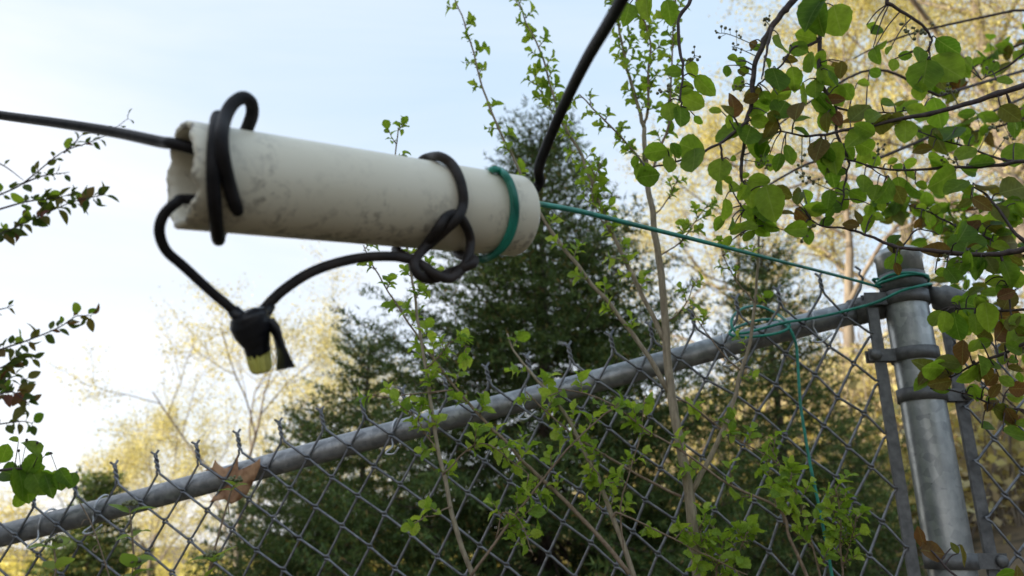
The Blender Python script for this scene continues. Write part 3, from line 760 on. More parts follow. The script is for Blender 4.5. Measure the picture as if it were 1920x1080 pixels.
# tape body
def tape_body():
    c0 = P(449, 588, 0.434); c1 = P(487, 664, 0.440); ax = (c1 - c0); n = 22; m = 26; v = []; f = []
    right = ray(560, 560) - ray(460, 600); right = (right - ax * right.dot(ax) / ax.dot(ax)).normalized(); dep = ax.cross(right).normalized()
    prof = [(0.0, 0.0040, 0.004), (0.03, 0.0085, 0.006), (0.10, 0.0108, 0.0075), (0.22, 0.0118, 0.0085), (0.4, 0.0114, 0.009), (0.58, 0.0096, 0.0085), (0.75, 0.0082, 0.0078), (0.9, 0.0072, 0.007), (1.0, 0.0069, 0.0068)]
    for i in range(n + 1):
        u = i / n
        for a, b in zip(prof, prof[1:]):
            if a[0] <= u <= b[0] + 1e-9:
                s = (u - a[0]) / (b[0] - a[0]); w1 = a[1] + (b[1] - a[1]) * s; w2 = a[2] + (b[2] - a[2]) * s
        c = c0 + ax * u + right * 0.0045 * (1 - u) * (1 if u > 0 else 1)
        for k in range(m):
            g = 6.283 * k / m
            step = 0.0005 * ((u * 5 + k / m) % 1.0) + 0.0007 * mnoise.noise(Vector((math.cos(g) * 2, math.sin(g) * 2, u * 5)))
            v.append(c + right * math.cos(g) * (w1 + step) + dep * math.sin(g) * (w2 + step))
    for i in range(n):
        for k in range(m): f.append((i * m + k, i * m + (k + 1) % m, (i + 1) * m + (k + 1) % m, (i + 1) * m + k))
    f.append(tuple(range(m)))
    b = MB().add(v, f)
    b.tube([P(436, 580, 0.432), P(449, 594, 0.434), P(458, 606, 0.436)], [CR * 1.02, CR * 1.25, CR * 1.5], 12)
    b.tube([P(508, 570, 0.444), P(497, 584, 0.442), P(484, 600, 0.440)], [CR * 0.98, CR * 1.25, CR * 1.7], 12)
    return b.build('tape_wrap', M['tape'], cord)
tape_body()
# loose tape tail (a curled strip with thickness)
def tape_tail():
    cen = [(499, 596, 0.436, 14), (512, 611, 0.4345, 13), (521, 630, 0.434, 9), (526, 650, 0.4335, 10), (531, 668, 0.434, 13), (536, 690, 0.4355, 19)]
    S = smooth_path([(a, b, z * 1000, w_) for a, b, z, w_ in cen], 5) if False else None
    A = np.array(cen, float); v = []; f = []; n = 20
    for i in range(n + 1):
        t = i / n * (len(A) - 1); k = min(len(A) - 2, int(t)); s = t - k; s = s
        px, py, z, w_ = A[k] + (A[k + 1] - A[k]) * s
        tilt = -0.10 - 0.18 * i / n
        tw = 0.006 * math.sin(i / n * 2.2)
        l_ = P(px - w_ * math.cos(tilt), py - w_ * math.sin(tilt), z + tw); r_ = P(px + w_ * math.cos(tilt), py + w_ * math.sin(tilt) * 0.3, z - tw)
        m_ = (l_ + r_) / 2 - ray(px, py).normalized() * 0.0012
        back = ray(px, py).normalized() * 0.0004
        v += [l_, m_, r_, r_ + back, m_ + back, l_ + back]
    for i in range(n):
        for k in range(6): f.append((i * 6 + k, i * 6 + (k + 1) % 6, (i + 1) * 6 + (k + 1) % 6, (i + 1) * 6 + k))
    f.append(tuple(range(6))); f.append(tuple(n * 6 + k for k in reversed(range(6))))
    MB().add(v, f).build('tape_tail', M['tape'], cord)
tape_tail()
def wire_nut():
    c0 = P(482, 652, 0.4395); c1 = P(491, 699, 0.441); ax = c1 - c0; a = ax.orthogonal().normalized(); b = ax.normalized().cross(a); v = []; f = []; m = 48
    prof = [(0, 0.0070), (0.55, 0.0066), (0.86, 0.0060), (0.95, 0.0054), (1.0, 0.0042), (1.0, 0.0)]
    for u, r in prof:
        for k in range(m):
            g = 6.283 * k / m; rr = r * (1 + (0.055 * (1 if (k % 4) < 2 else -1) if 0.0 <= u < 0.93 else 0))
            v.append(c0 + ax * u + (a * math.cos(g) + b * math.sin(g)) * rr)
    for i in range(len(prof) - 1):
        for k in range(m): f.append((i * m + k, i * m + (k + 1) % m, (i + 1) * m + (k + 1) % m, (i + 1) * m + k))
    MB().add(v, f).build('wire_connector', M['wire_nut'], cord, False)
wire_nut()
# the other cable, rising out of the far pipe end
riser = MB().tube(smooth_path([tuple(A0 + AX * (PLEN - 0.06)), tuple(A0 + AX * (PLEN - 0.012) + PS * -0.003 + PU * 0.006), tuple(P(1006, 352, 0.566)), tuple(P(1010, 316, 0.556)), tuple(P(1024, 276, 0.543)), tuple(P(1058, 196, 0.510)), tuple(P(1100, 112, 0.465)), tuple(P(1140, 45, 0.425)), tuple(P(1172, -12, 0.395)), tuple(P(1250, -160, 0.345)), tuple(P(1420, -480, 0.27)), (0.24, 0.02, 1.92), (0.42, -0.3, 2.3)], 8), 0.0038, 14)
tag(riser.build('power_cable', M['black_cord']), 'thick black cable rising steeply out of the intact pipe end', 'cable')

# ------------------------------------------------------------------ green rope
RR = 0.0024
rp_pts = []
rp_pts += [tuple(p) for p in cpath([(900, 484, 'b'), (905, 487, 'f', RR * 1.6), (930, 474, 'f'), (950, 446, 'f'), (961, 410, 'f'), (962, 372, 'f'), (953, 340, 'f'), (938, 321, 'f'), (924, 318, 'f', RR * 1.2), (918, 326, 'b'), (920, 380, 'b'), (915, 440, 'b'), (905, 476, 'b'),
           (912, 485, 'f', RR * 1.4), (936, 472, 'f', RR * 1.5), (956, 446, 'f', RR * 1.4), (967, 408, 'f', RR * 1.2), (966, 372, 'f', RR * 2.2), (957, 342, 'f', RR * 2.2), (944, 324, 'f', RR * 2), (932, 320, 'b', RR * 2.2), (936, 350, 'b', RR * 2), (968, 372, 'b', RR * 2)], RR)]
rp_pts += [tuple(P(1005, 381, 0.60)), tuple(P(1020, 384, 0.615)), tuple(P(1090, 397, 0.665)), tuple(P(1200, 424, 0.755)), tuple(P(1330, 456, 0.88)), tuple(P(1480, 494, 1.05)), tuple(P(1590, 522, 1.18)), tuple(P(1648, 538, 1.262))]
def post_ring(g, py, r): 
    z = post_pt(py); return (PX + math.sin(g) * r, PY - math.cos(g) * r, z)
rr_ = PR + 0.0034 + RR
for k in range(0, 31):                                                   # g = 0 faces the camera side, negative = left
    rp_pts.append(post_ring(-1.75 + k * 0.42, 531 - 8.0 * k / 30 + 2 * math.sin(k), rr_ + (0.001 if k % 2 else 0)))
rp_pts += [post_ring(1.6, 534, rr_), post_ring(0.9, 541, rr_ + 0.002), post_ring(0.2, 550, rr_ + 0.003), post_ring(-0.6, 558, rr_ + 0.004)]
def onrail(px, py, off): return tuple(PF(px, py, off))
rp_pts += [onrail(1645, 566, 0.022), onrail(1589, 582, 0.010), onrail(1527, 596, 0.010), onrail(1476, 604, 0.010), onrail(1432, 615, 0.012), onrail(1399, 624, 0.012), onrail(1380, 623, 0.014), onrail(1371, 606, 0.006), onrail(1378, 589, -0.01), onrail(1396, 577, -0.03), onrail(1420, 574, -0.05), onrail(1445, 582, -0.045), onrail(1467, 596, -0.02), onrail(1480, 609, 0.008), onrail(1473, 619, 0.018), onrail(1447, 627, 0.024), onrail(1402, 632, 0.024), onrail(1376, 630, 0.02), onrail(1368, 623, 0.012), onrail(1383, 613, -0.004), onrail(1414, 602, -0.03), onrail(1446, 599, -0.03), onrail(1468, 606, -0.006), onrail(1481, 617, 0.014), onrail(1489, 634, 0.014), onrail(1494, 655, 0.012), onrail(1497, 700, 0.012), onrail(1500, 750, 0.012), onrail(1507, 800, 0.013), onrail(1521, 880, 0.014), onrail(1540, 970, 0.016), onrail(1560, 1080, 0.02), onrail(1585, 1250, 0.03), onrail(1600, 1420, 0.03)]
ro = MB().tube(smooth_path(rp_pts, 5), RR, 10).build('rope', M['rope'])
tag(ro, 'thin green rope from pipe to post, its tail coiled on the rail', 'rope')

# ------------------------------------------------------------------ leaves
def leaf_mesh(name, mat, width, serr, curl, fold, tipsharp, nseg=9, seed=0, wave=0.0):
    """blade along +Y from 0 to 1, normal +Z; outline toothed, folded along the midrib"""
    rr = random.Random(seed); v = []; f = []
    def half(u): return width * 0.5 * (math.sin(math.pi * min(1, u ** (0.95 - 0.22 * tipsharp))) ** (0.62 + 0.3 * tipsharp))
    n = nseg
    rows = []
    for i in range(n + 1):
        u = i / n; h = half(u) if 0 < i < n else (0.02 if i == 0 else 0.0)
        z = -curl * (u * u); y = u * (1 - 0.25 * abs(curl) * u)
        tooth = serr * (1 if i % 2 else -1) * (0 < i < n)
        wv = wave * math.sin(u * 9 + seed)
        rows.append(len(v))
        hh = h + tooth * h
        v += [(-hh, y, z + fold * hh + wv * h), (-hh * 0.5, y, z + fold * hh * 0.42), (0, y, z), (hh * 0.5, y, z + fold * hh * 0.42), (hh, y - 0.02 * (i % 2) * (serr > 0.05), z + fold * hh - wv * h)]
    for i in range(n):
        a, b = rows[i], rows[i + 1]
        for k in range(4): f.append((a + k, a + k + 1, b + k + 1, b + k))
    me = new_mesh(name, v, f); me.materials.append(mat)
    return me
LEAF = {
 'g': [leaf_mesh('leaf', M['leaf_round'], w_, 0.03, c, fo, 0.0, 10, s, 0.08) for s, (w_, c, fo) in enumerate(((0.76, 0.12, 0.25), (0.68, 0.25, 0.40), (0.82, 0.05, 0.15), (0.62, 0.35, 0.60), (0.72, -0.15, 0.30), (0.58, 0.15, 0.85)))],
 'r': [leaf_mesh('leaf', M['leaf_red'], w_, 0.03, c, fo, 0.45, 10, s, 0.08) for s, (w_, c, fo) in enumerate(((0.62, 0.15, 0.25), (0.55, 0.30, 0.40), (0.70, 0.05, 0.2)))],
 'e': [leaf_mesh('leaf', M['leaf_elm'], w_, 0.13, c, fo, 0.15, 15, s, 0.25) for s, (w_, c, fo) in enumerate(((0.66, 0.30, 0.35), (0.60, 0.55, 0.55), (0.74, 0.15, 0.3), (0.55, 0.45, 0.8)))],
 's': [leaf_mesh('leaf', M['leaf_sprig'], w_, 0.02, c, fo, 0.9, 8, s, 0.05) for s, (w_, c, fo) in enumerate(((0.42, 0.25, 0.3), (0.36, 0.4, 0.4), (0.48, 0.1, 0.25)))],
 'o': [leaf_mesh('leaf', M['leaf_olive'], w_, 0.02, c, fo, 0.8, 7, s, 0.05) for s, (w_, c, fo) in enumerate(((0.50, 0.25, 0.3), (0.42, 0.4, 0.6), (0.6, 0.1, 0.25)))],
}
def put_leaf(parent, kind, base, d, nrm, length, rng, wid=1.0):
    d = d.normalized(); n = (nrm - d * nrm.dot(d))
    n = n.normalized() if n.length > 1e-6 else d.orthogonal().normalized()
    x = d.cross(n).normalized()
    m = Matrix(((x.x * length * wid, d.x * length, n.x * length, base.x), (x.y * length * wid, d.y * length, n.y * length, base.y), (x.z * length * wid, d.z * length, n.z * length, base.z), (0, 0, 0, 1)))
    o = bpy.data.objects.new('leaf', rng.choice(LEAF[kind])); COL.objects.link(o)
    set_parent(o, parent); o.matrix_basis = m
    return o
def rvec(rng, s=1.0): return Vector((rng.gauss(0, s), rng.gauss(0, s), rng.gauss(0, s)))

def stem_world(pts, off0, off1):
    n = len(pts)
    P2 = smooth_path([(a, b, 0) for a, b in pts], 4); m = len(P2)
    return [PF(p.x, p.y, off0 + (off1 - off0) * k / (m - 1)) for k, p in enumerate(P2)]
def wobble(pts, rng, amp):
    s = rng.random() * 50
    return [p + Vector((mnoise.noise(Vector((k * 0.45, s, 0))), mnoise.noise(Vector((k * 0.45, s, 7))), mnoise.noise(Vector((k * 0.45, s, 13))))) * amp for k, p in enumerate(pts)]
def to_ground(pts):
    b = pts[0]; g = ground(b.x, b.y) - 0.03
    n = 5
    return [Vector((b.x + (0.06 * (1 - k / n)) * 0, b.y, g + (b.z - g) * k / n)) for k in range(n)] + pts

def elm_cluster(rng, branch_mb, leaves, base, tdir, size, count):
    """short shoot with toothed young leaves"""
    L_ = size * rng.uniform(0.8, 1.5)
    d = (tdir + rvec(rng, 0.25) + UP * 0.35).normalized(); pts = [base]
    for k in range(4):
        d = (d + rvec(rng, 0.12) + UP * 0.05).normalized(); pts.append(pts[-1] + d * L_ / 4)
    branch_mb.tube(pts, [0.0011, 0.0006], 5)
    for k in range(count):
        u = 0.15 + 0.85 * k / max(1, count - 1); i = min(3, int(u * 4)); b = pts[i].lerp(pts[i + 1], u * 4 - i)
        a = k * 2.5 + rng.random()
        sd_ = d.orthogonal().normalized(); sd_.rotate(Matrix.Rotation(a, 3, d))
        ld = (d * (0.35 + 0.7 * u) + sd_ * (1.0 - 0.4 * u)).normalized()
        nn = (d * 0.7 - sd_ * 0.3 + UP * 0.35 + (CAM - base).normalized() * 0.35 + rvec(rng, 0.35))
        leaves.append((b, ld, nn, size * rng.uniform(0.55, 1.15) * (0.65 + 0.5 * math.sin(u * 2.6))))
    for k in range(rng.randrange(0, 4)): branch_mb.ball(pts[0] + rvec(rng, 0.003), 0.0012, 5, 3)

def sapling(name, label, stems, seed, group=None, kind='e', cat='sapling'):
    """stems: (points from foot to tip, off0, off1, r0, r1, spacing px, leaf px, part, start fraction)"""
    rng = random.Random(seed)
    f0 = stems[0]; b0 = stem_world(f0[0], f0[1], f0[2])[0]; g0 = Vector((b0.x, b0.y, ground(b0.x, b0.y)))
    t = thing(name, label, cat, g0, group); nleaf = 0
    for (pts, o0, o1, ra, rb, sp, lp, part, st, gr) in stems:
        Wp = stem_world(pts, o0, o1)
        ln = sum((b - a).length for a, b in zip(Wp, Wp[1:]))
        Wp = [Wp[0]] + wobble(Wp[1:], rng, 0.0025 if part != 'trunk' else 0.002)
        mb = MB()
        full = to_ground(Wp) if gr else Wp
        nn = len(full); ex = nn - len(Wp)
        rad = [ra * 1.1] * ex + [ra + (rb - ra) * (k / (len(Wp) - 1)) for k in range(len(Wp))]
        rad = [r * (1 + 0.06 * mnoise.noise(Vector((k * 0.9, seed, ra * 900)))) for k, r in enumerate(rad)]
        mb.tube(full, rad, 10 if ra > 0.004 else 6)
        leaves = []
        if sp:
            step = sp / F * 1.15; sp = sp * (1.08 if pts[0][1] > 690 else 0.95); step = sp / F * 1.15; acc = ln * st; side = 1; cum = 0
            for a, b in zip(Wp, Wp[1:]):
                seg = (b - a).length; td = (b - a).normalized()
                while cum + seg > acc:
                    q = a.lerp(b, (acc - cum) / seg)
                    lat = td.cross(FN).normalized() * side + FN * rng.gauss(0, 0.5)
                    elm_cluster(rng, mb, leaves, q, td * 0.55 + lat * 0.8, lp * 1.04 / F * 1.15, rng.choice((5, 5, 6, 7)))
                    side = -side; acc += step * rng.uniform(0.6, 1.4)
                cum += seg
        o = mb.build(part, M['bark_sap'] if ra > 0.0035 else M['bark_thin'], t)
        for (b, d, n, l_) in leaves:
            put_leaf(o, kind, b, d, n, l_, rng); nleaf += 1
    return t, nleaf
mainS = [
 ([(1312, 1100), (1300, 1000), (1292, 925), (1276, 840), (1262, 760), (1253, 690), (1247, 600), (1240, 520), (1230, 450), (1222, 390), (1214, 350), (1211, 300), (1208, 240)], 0.10, 0.10, 0.0085, 0.0038, 0, 0, 'trunk', 0, True),
 ([(1208, 240), (1200, 213), (1185, 160), (1173, 117), (1165, 75), (1158, 40), (1150, -30)], 0.10, 0.12, 0.0036, 0.0012, 18, 23, 'branch', 0.1, False),
 ([(1207, 235), (1214, 205), (1216, 140), (1217, 67), (1192, 0), (1190, -40)], 0.10, 0.08, 0.0028, 0.0010, 18, 22, 'branch', 0.1, False),
 ([(1213, 345), (1240, 275), (1255, 225), (1258, 150), (1263, 57), (1268, -20)], 0.10, 0.14, 0.0026, 0.0010, 24, 22, 'branch', 0.15, False),
 ([(1255, 738), (1205, 650), (1150, 580), (1095, 515), (1050, 455), (1012, 400), (985, 345), (953, 277), (917, 200), (900, 147), (877, 60), (855, 5), (845, -30)], 0.10, 0.06, 0.0040, 0.0010, 40, 23, 'branch', 0.12, False),
 ([(1246, 640), (1215, 575), (1180, 505), (1150, 440), (1117, 360), (1100, 320), (1087, 283), (1060, 240), (1043, 197), (1027, 140), (1010, 90), (987, 43), (972, 0), (965, -30)], 0.10, 0.05, 0.0040, 0.0010, 24, 23, 'branch', 0.12, False),
 ([(1212, 330), (1197, 293), (1137, 230), (1105, 195), (1087, 177)], 0.10, 0.13, 0.0022, 0.0010, 20, 20, 'branch', 0.1, False),
 ([(1060, 240), (1037, 212), (1010, 165), (1000, 130)], 0.06, 0.04, 0.0014, 0.0007, 20, 20, 'branch', 0.2, False),
 ([(1296, 925), (1330, 860), (1359, 799), (1376, 750), (1388, 701), (1406, 640), (1416, 560), (1421, 500), (1421, 420), (1412, 330)], 0.10, 0.12, 0.0042, 0.0014, 60, 22, 'branch', 0.35, False),
 ([(1414, 566), (1392, 540), (1370, 510), (1356, 480), (1352, 450)], 0.115, 0.10, 0.0012, 0.0006, 26, 15, 'branch', 0.4, False),
 ([(1389, 695), (1358, 667), (1322, 622), (1296, 578)], 0.11, 0.13, 0.0013, 0.0007, 30, 20, 'branch', 0.75, False),
 ([(1278, 931), (1200, 892), (1123, 848), (1070, 811), (1029, 776), (984, 734)], 0.10, 0.12, 0.0022, 0.0010, 42, 24, 'branch', 0.3, False),
 ([(1264, 752), (1286, 754), (1351, 803), (1400, 835), (1449, 862), (1460, 880)], 0.10, 0.10, 0.0014, 0.0008, 34, 24, 'branch', 0.15, False),
 ([(1245, 610), (1270, 590), (1290, 560), (1300, 530)], 0.10, 0.12, 0.0012, 0.0006, 24, 20, 'branch', 0.4, False),
 ([(1236, 480), (1275, 455), (1300, 420), (1330, 380)], 0.10, 0.12, 0.0013, 0.0006, 18, 19, 'branch', 0.3, False),
 ([(1230, 400), (1255, 370), (1272, 330)], 0.10, 0.12, 0.0012, 0.0006, 18, 18, 'branch', 0.4, False),
 ([(1150, 440), (1120, 400), (1110, 350), (1130, 300)], 0.09, 0.11, 0.0013, 0.0006, 17, 20, 'branch', 0.3, False),
]
r1 = sapling('sapling', 'tall pale-barked sapling with toothed yellow-green leaves rising across the rail', mainS, 71)
leftS = [
 ([(1195, 1100), (1156, 986), (1119, 897), (1074, 803), (1041, 750), (997, 701), (965, 660), (950, 625)], 0.13, 0.10, 0.0042, 0.0014, 46, 26, 'trunk', 0.25, True),
 ([(1180, 1076), (1113, 995), (1021, 901), (977, 860), (932, 811), (883, 762), (839, 705), (790, 640), (740, 565), (700, 500), (682, 460)], 0.14, 0.09, 0.0034, 0.0010, 40, 25, 'branch', 0.22, False),
 ([(1170, 1030), (1164, 962), (1168, 925), (1196, 836), (1209, 742)], 0.13, 0.14, 0.0014, 0.0008, 46, 24, 'branch', 0.2, False),
 ([(1150, 970), (1164, 962), (1262, 1011), (1330, 1045), (1400, 1078)], 0.14, 0.13, 0.0015, 0.0009, 38, 26, 'branch', 0.25, False),
 ([(1100, 860), (1125, 900), (1120, 960)], 0.13, 0.14, 0.0010, 0.0006, 30, 22, 'branch', 0.2, False),
]
r2 = sapling('sapling', 'slanting sapling with thin crossing stems and toothed leaves before the lower mesh', leftS, 72)
brownS = [
 ([(895, 1100), (859, 1007), (839, 921), (818, 823), (806, 742), (790, 640), (778, 560), (768, 490), (752, 380), (742, 290), (748, 240)], 0.15, 0.13, 0.0040, 0.0011, 46, 24, 'trunk', 0.2, True),
 ([(880, 1085), (944, 995), (1000, 921), (1082, 823), (1130, 780), (1160, 755)], 0.16, 0.16, 0.0022, 0.0010, 36, 26, 'branch', 0.25, False),
 ([(806, 738), (850, 732), (780, 738), (720, 745), (700, 740)], 0.145, 0.15, 0.0011, 0.0006, 24, 22, 'branch', 0.45, False),
 ([(822, 850), (800, 815), (780, 785), (765, 770)], 0.145, 0.15, 0.0013, 0.0006, 20, 24, 'branch', 0.3, False),
 ([(800, 690), (830, 660), (850, 640), (880, 650)], 0.145, 0.15, 0.0013, 0.0006, 17, 23, 'branch', 0.25, False),
 ([(830, 890), (870, 850), (905, 830), (940, 850), (990, 890)], 0.15, 0.17, 0.0013, 0.0006, 22, 28, 'branch', 0.3, False),
 ([(846, 950), (815, 965), (795, 970)], 0.15, 0.17, 0.0011, 0.0006, 24, 24, 'branch', 0.5, False),
 ([(930, 1010), (945, 960), (975, 980), (1000, 1040)], 0.16, 0.18, 0.0012, 0.0006, 20, 27, 'branch', 0.1, False),
 ([(768, 490), (800, 540), (790, 520), (830, 505)], 0.13, 0.12, 0.0010, 0.0006, 24, 20, 'branch', 0.4, False),
]
r3 = sapling('sapling', 'brown-stemmed sapling passing behind the pipe with one leaf tuft above it', brownS, 73)
rightS = [
 ([(1525, 1110), (1500, 1050), (1480, 1007), (1461, 954), (1367, 909), (1294, 856), (1221, 811), (1123, 746), (1029, 726)], 0.12, 0.15, 0.0026, 0.0009, 44, 26, 'trunk', 0.25, True),
 ([(1470, 980), (1468, 930), (1465, 880), (1440, 830)], 0.12, 0.13, 0.0014, 0.0007, 20, 25, 'branch', 0.15, False),
 ([(1545, 1110), (1520, 1010), (1495, 930), (1480, 890)], 0.11, 0.13, 0.0018, 0.0007, 22, 26, 'branch', 0.2, True),
]
r4 = sapling('sapling', 'short leafy shoot crossing the mesh beside the hanging rope tail', rightS, 74)
r5 = sapling('sapling', 'small leafy sprout standing between rope tail and tension bar', [
 ([(1583, 1120), (1578, 1050), (1575, 990), (1571, 935), (1568, 915)], 0.10, 0.12, 0.0016, 0.0007, 13, 21, 'trunk', 0.3, True),
 ([(1580, 1060), (1598, 1010), (1606, 965)], 0.10, 0.13, 0.0011, 0.0006, 15, 22, 'branch', 0.3, False)], 75)
r6 = sapling('sapling', 'bushy tuft of toothed leaves at the foot of the pale-barked trunk', [
 ([(1340, 1120), (1345, 1060), (1350, 1020), (1338, 985)], 0.10, 0.12, 0.0016, 0.0007, 12, 26, 'trunk', 0.25, True),
 ([(1348, 1060), (1380, 1040), (1400, 1000)], 0.10, 0.13, 0.0011, 0.0006, 14, 25, 'branch', 0.3, False),
 ([(1347, 1060), (1320, 1030), (1310, 990)], 0.11, 0.14, 0.0011, 0.0006, 15, 25, 'branch', 0.3, False)], 76)

# ------------------------------------------------------------------ round-leaved tree overhanging from the right
def build_overhang():
    rng = random.Random(91)
    trunk_top = Vector((1.35, 0.72, 2.75)); tb = Vector((1.45, 0.62, ground(1.45, 0.62)))
    t = thing('shade_tree', 'round-leaved tree reaching over the post with dark arching twigs, green and bronze leaves', 'tree', tb)
    tb2 = Vector((1.05, -0.35, ground(1.05, -0.35)))
    t2 = thing('shade_tree', 'round-leaved tree whose dark twigs hang down from above beside the rising cable', 'tree', tb2)
    top2 = Vector((0.95, -0.25, 2.9))
    MB().tube(smooth_path([tb2 - UP * 0.05, tb2 + Vector((0.03, 0.02, 1.2)), tb2 + Vector((-0.02, 0.05, 2.0)), top2, top2 + Vector((-0.1, 0.2, 0.8))], 5), [0.045, 0.014], 14).build('trunk', M['bark_dark'], t2)
    HANG = {1, 2, 3, 4, 5, 6, 8, 9, 13, 14, 18, 19}
    MB().tube(smooth_path([tb - UP * 0.05, tb + Vector((0.02, 0.01, 0.9)), tb + Vector((-0.03, 0.03, 1.6)), trunk_top, trunk_top + Vector((-0.1, 0.1, 0.9))], 5), [0.05, 0.018], 14).build('trunk', M['bark_dark'], t)
    # (points in photo pixels from the tree outwards, off0, off1, r0, r1)
    BR = [
     ([(2130, 90), (2000, 128), (1920, 159), (1837, 187), (1772, 207), (1698, 222), (1624, 237), (1557, 250), (1513, 255), (1465, 246)], 0.36, 0.30, 0.0050, 0.0012),
     ([(1640, -150), (1540, -60), (1489, 0), (1465, 27), (1441, 59), (1424, 98), (1412, 142), (1410, 190), (1400, 226), (1394, 281), (1390, 323), (1397, 358), (1412, 388), (1419, 424)], 0.34, 0.26, 0.0055, 0.0012),
     ([(1447, 52), (1440, 85), (1433, 124), (1428, 148)], 0.33, 0.34, 0.0022, 0.0010),
     ([(1600, -140), (1545, -40), (1539, 0), (1538, 68), (1536, 148), (1554, 178), (1567, 201), (1569, 252), (1588, 290), (1591, 312), (1584, 344), (1579, 382)], 0.32, 0.26, 0.0040, 0.0011),
     ([(1538, 70), (1516, 86), (1486, 92), (1468, 118), (1433, 148), (1412, 170)], 0.31, 0.30, 0.0024, 0.0009),
     ([(1565, 200), (1612, 211), (1668, 212), (1733, 201)], 0.28, 0.25, 0.0018, 0.0009),
     ([(1590, 300), (1618, 308), (1662, 332)], 0.26, 0.27, 0.0014, 0.0008),
     ([(2120, 260), (1990, 298), (1920, 303), (1860, 312), (1799, 313), (1698, 319), (1636, 313), (1600, 296)], 0.28, 0.22, 0.0038, 0.0010),
     ([(1403, 226), (1364, 259), (1320, 284), (1279, 301), (1228, 313), (1210, 318)], 0.30, 0.32, 0.0024, 0.0009),
     ([(1350, 268), (1356, 299), (1370, 350), (1394, 394)], 0.31, 0.29, 0.0018, 0.0008),
     ([(2140, 400), (2000, 450), (1920, 467), (1876, 476), (1816, 477), (1733, 468), (1686, 464), (1639, 447), (1594, 430), (1544, 424), (1520, 412)], 0.34, 0.24, 0.0044, 0.0010),
     ([(2120, 570), (1980, 618), (1918, 648), (1838, 679), (1782, 707)], 0.32, 0.22, 0.0032, 0.0010),
     ([(2100, 570), (1990, 578), (1918, 580), (1850, 582), (1800, 578)], 0.30, 0.20, 0.0030, 0.0010),
     ([(1800, -130), (1700, -50), (1662, 0), (1680, 15), (1727, 47), (1747, 71), (1739, 95)], 0.36, 0.34, 0.0036, 0.0010),
     ([(1744, 78), (1743, 100), (1748, 127)], 0.34, 0.34, 0.0013, 0.0008),
     ([(1900, 302), (1876, 299), (1834, 284), (1781, 267), (1720, 245)], 0.25, 0.20, 0.0022, 0.0009),
     ([(1990, 500), (1905, 438), (1864, 382), (1840, 358), (1800, 345)], 0.30, 0.26, 0.0026, 0.0009),
     ([(1860, 450), (1793, 424), (1751, 400), (1715, 390)], 0.24, 0.20, 0.0020, 0.0009),
     ([(1400, -120), (1320, -60), (1295, 0), (1273, 41), (1276, 98), (1280, 133), (1276, 184), (1278, 197)], 0.40, 0.38, 0.0032, 0.0011),
     ([(1300, -40), (1240, -30), (1205, -15)], 0.42, 0.44, 0.0018, 0.0009),
     ([(2110, 780), (1990, 778), (1920, 770), (1867, 760), (1800, 735), (1745, 728)], 0.22, 0.18, 0.0026, 0.0008),
     ([(2100, 1250), (1900, 1160), (1793, 1080), (1753, 1040), (1738, 1020)], 0.20, 0.16, 0.0026, 0.0008),
     ([(1876, 476), (1885, 520), (1893, 570), (1900, 610)], 0.31, 0.30, 0.0018, 0.0008),
     ([(1690, 465), (1720, 430), (1760, 440)], 0.26, 0.25, 0.0013, 0.0008),
     ([(2120, 20), (2000, 60), (1930, 95), (1880, 130), (1840, 150)], 0.25, 0.15, 0.0030, 0.0009),
    ]
    G = []
    for k, (pts, o0, o1, ra, rb) in enumerate(BR):
        P2 = smooth_path([(a, b, 0) for a, b in pts], 5); m = len(P2)
        offs = [o0 + (o1 - o0) * i / (m - 1) for i in range(m)]
        W = [PF(p.x, p.y, o) for p, o in zip(P2, offs)]
        W = [W[0]] + wobble(W[1:], rng, 0.0022)
        G.append(dict(own=t2 if k in HANG else t, px=P2, off=offs, W=W, mb=MB(), leaves=[], root=None))
        mb = G[-1]['mb']
        if pts[0][0] > 2050 or pts[0][1] < -90:                       # reaches back to the trunk outside the picture
            e = W[0]; at = tb.lerp(trunk_top, 0.55 + 0.4 * min(1, max(0, (e.z - 1.6) / 1.2)))
            if pts[0][1] < -90: at = top2 + Vector((-0.02, 0.04, 0.1))
            pre = [at, at.lerp(e, 0.5) + UP * 0.04, e]
            mb.tube(smooth_path(pre, 5), [ra * 1.3, ra], 8)
        rad = [ra + (rb - ra) * i / (m - 1) for i in range(m)]
        rad = [r * (1 + 0.10 * mnoise.noise(Vector((i * 1.3, k * 3.3, 0))) + (0.25 if i % 9 == 4 else 0)) for i, r in enumerate(rad)]
        mb.tube(W, rad, 8)
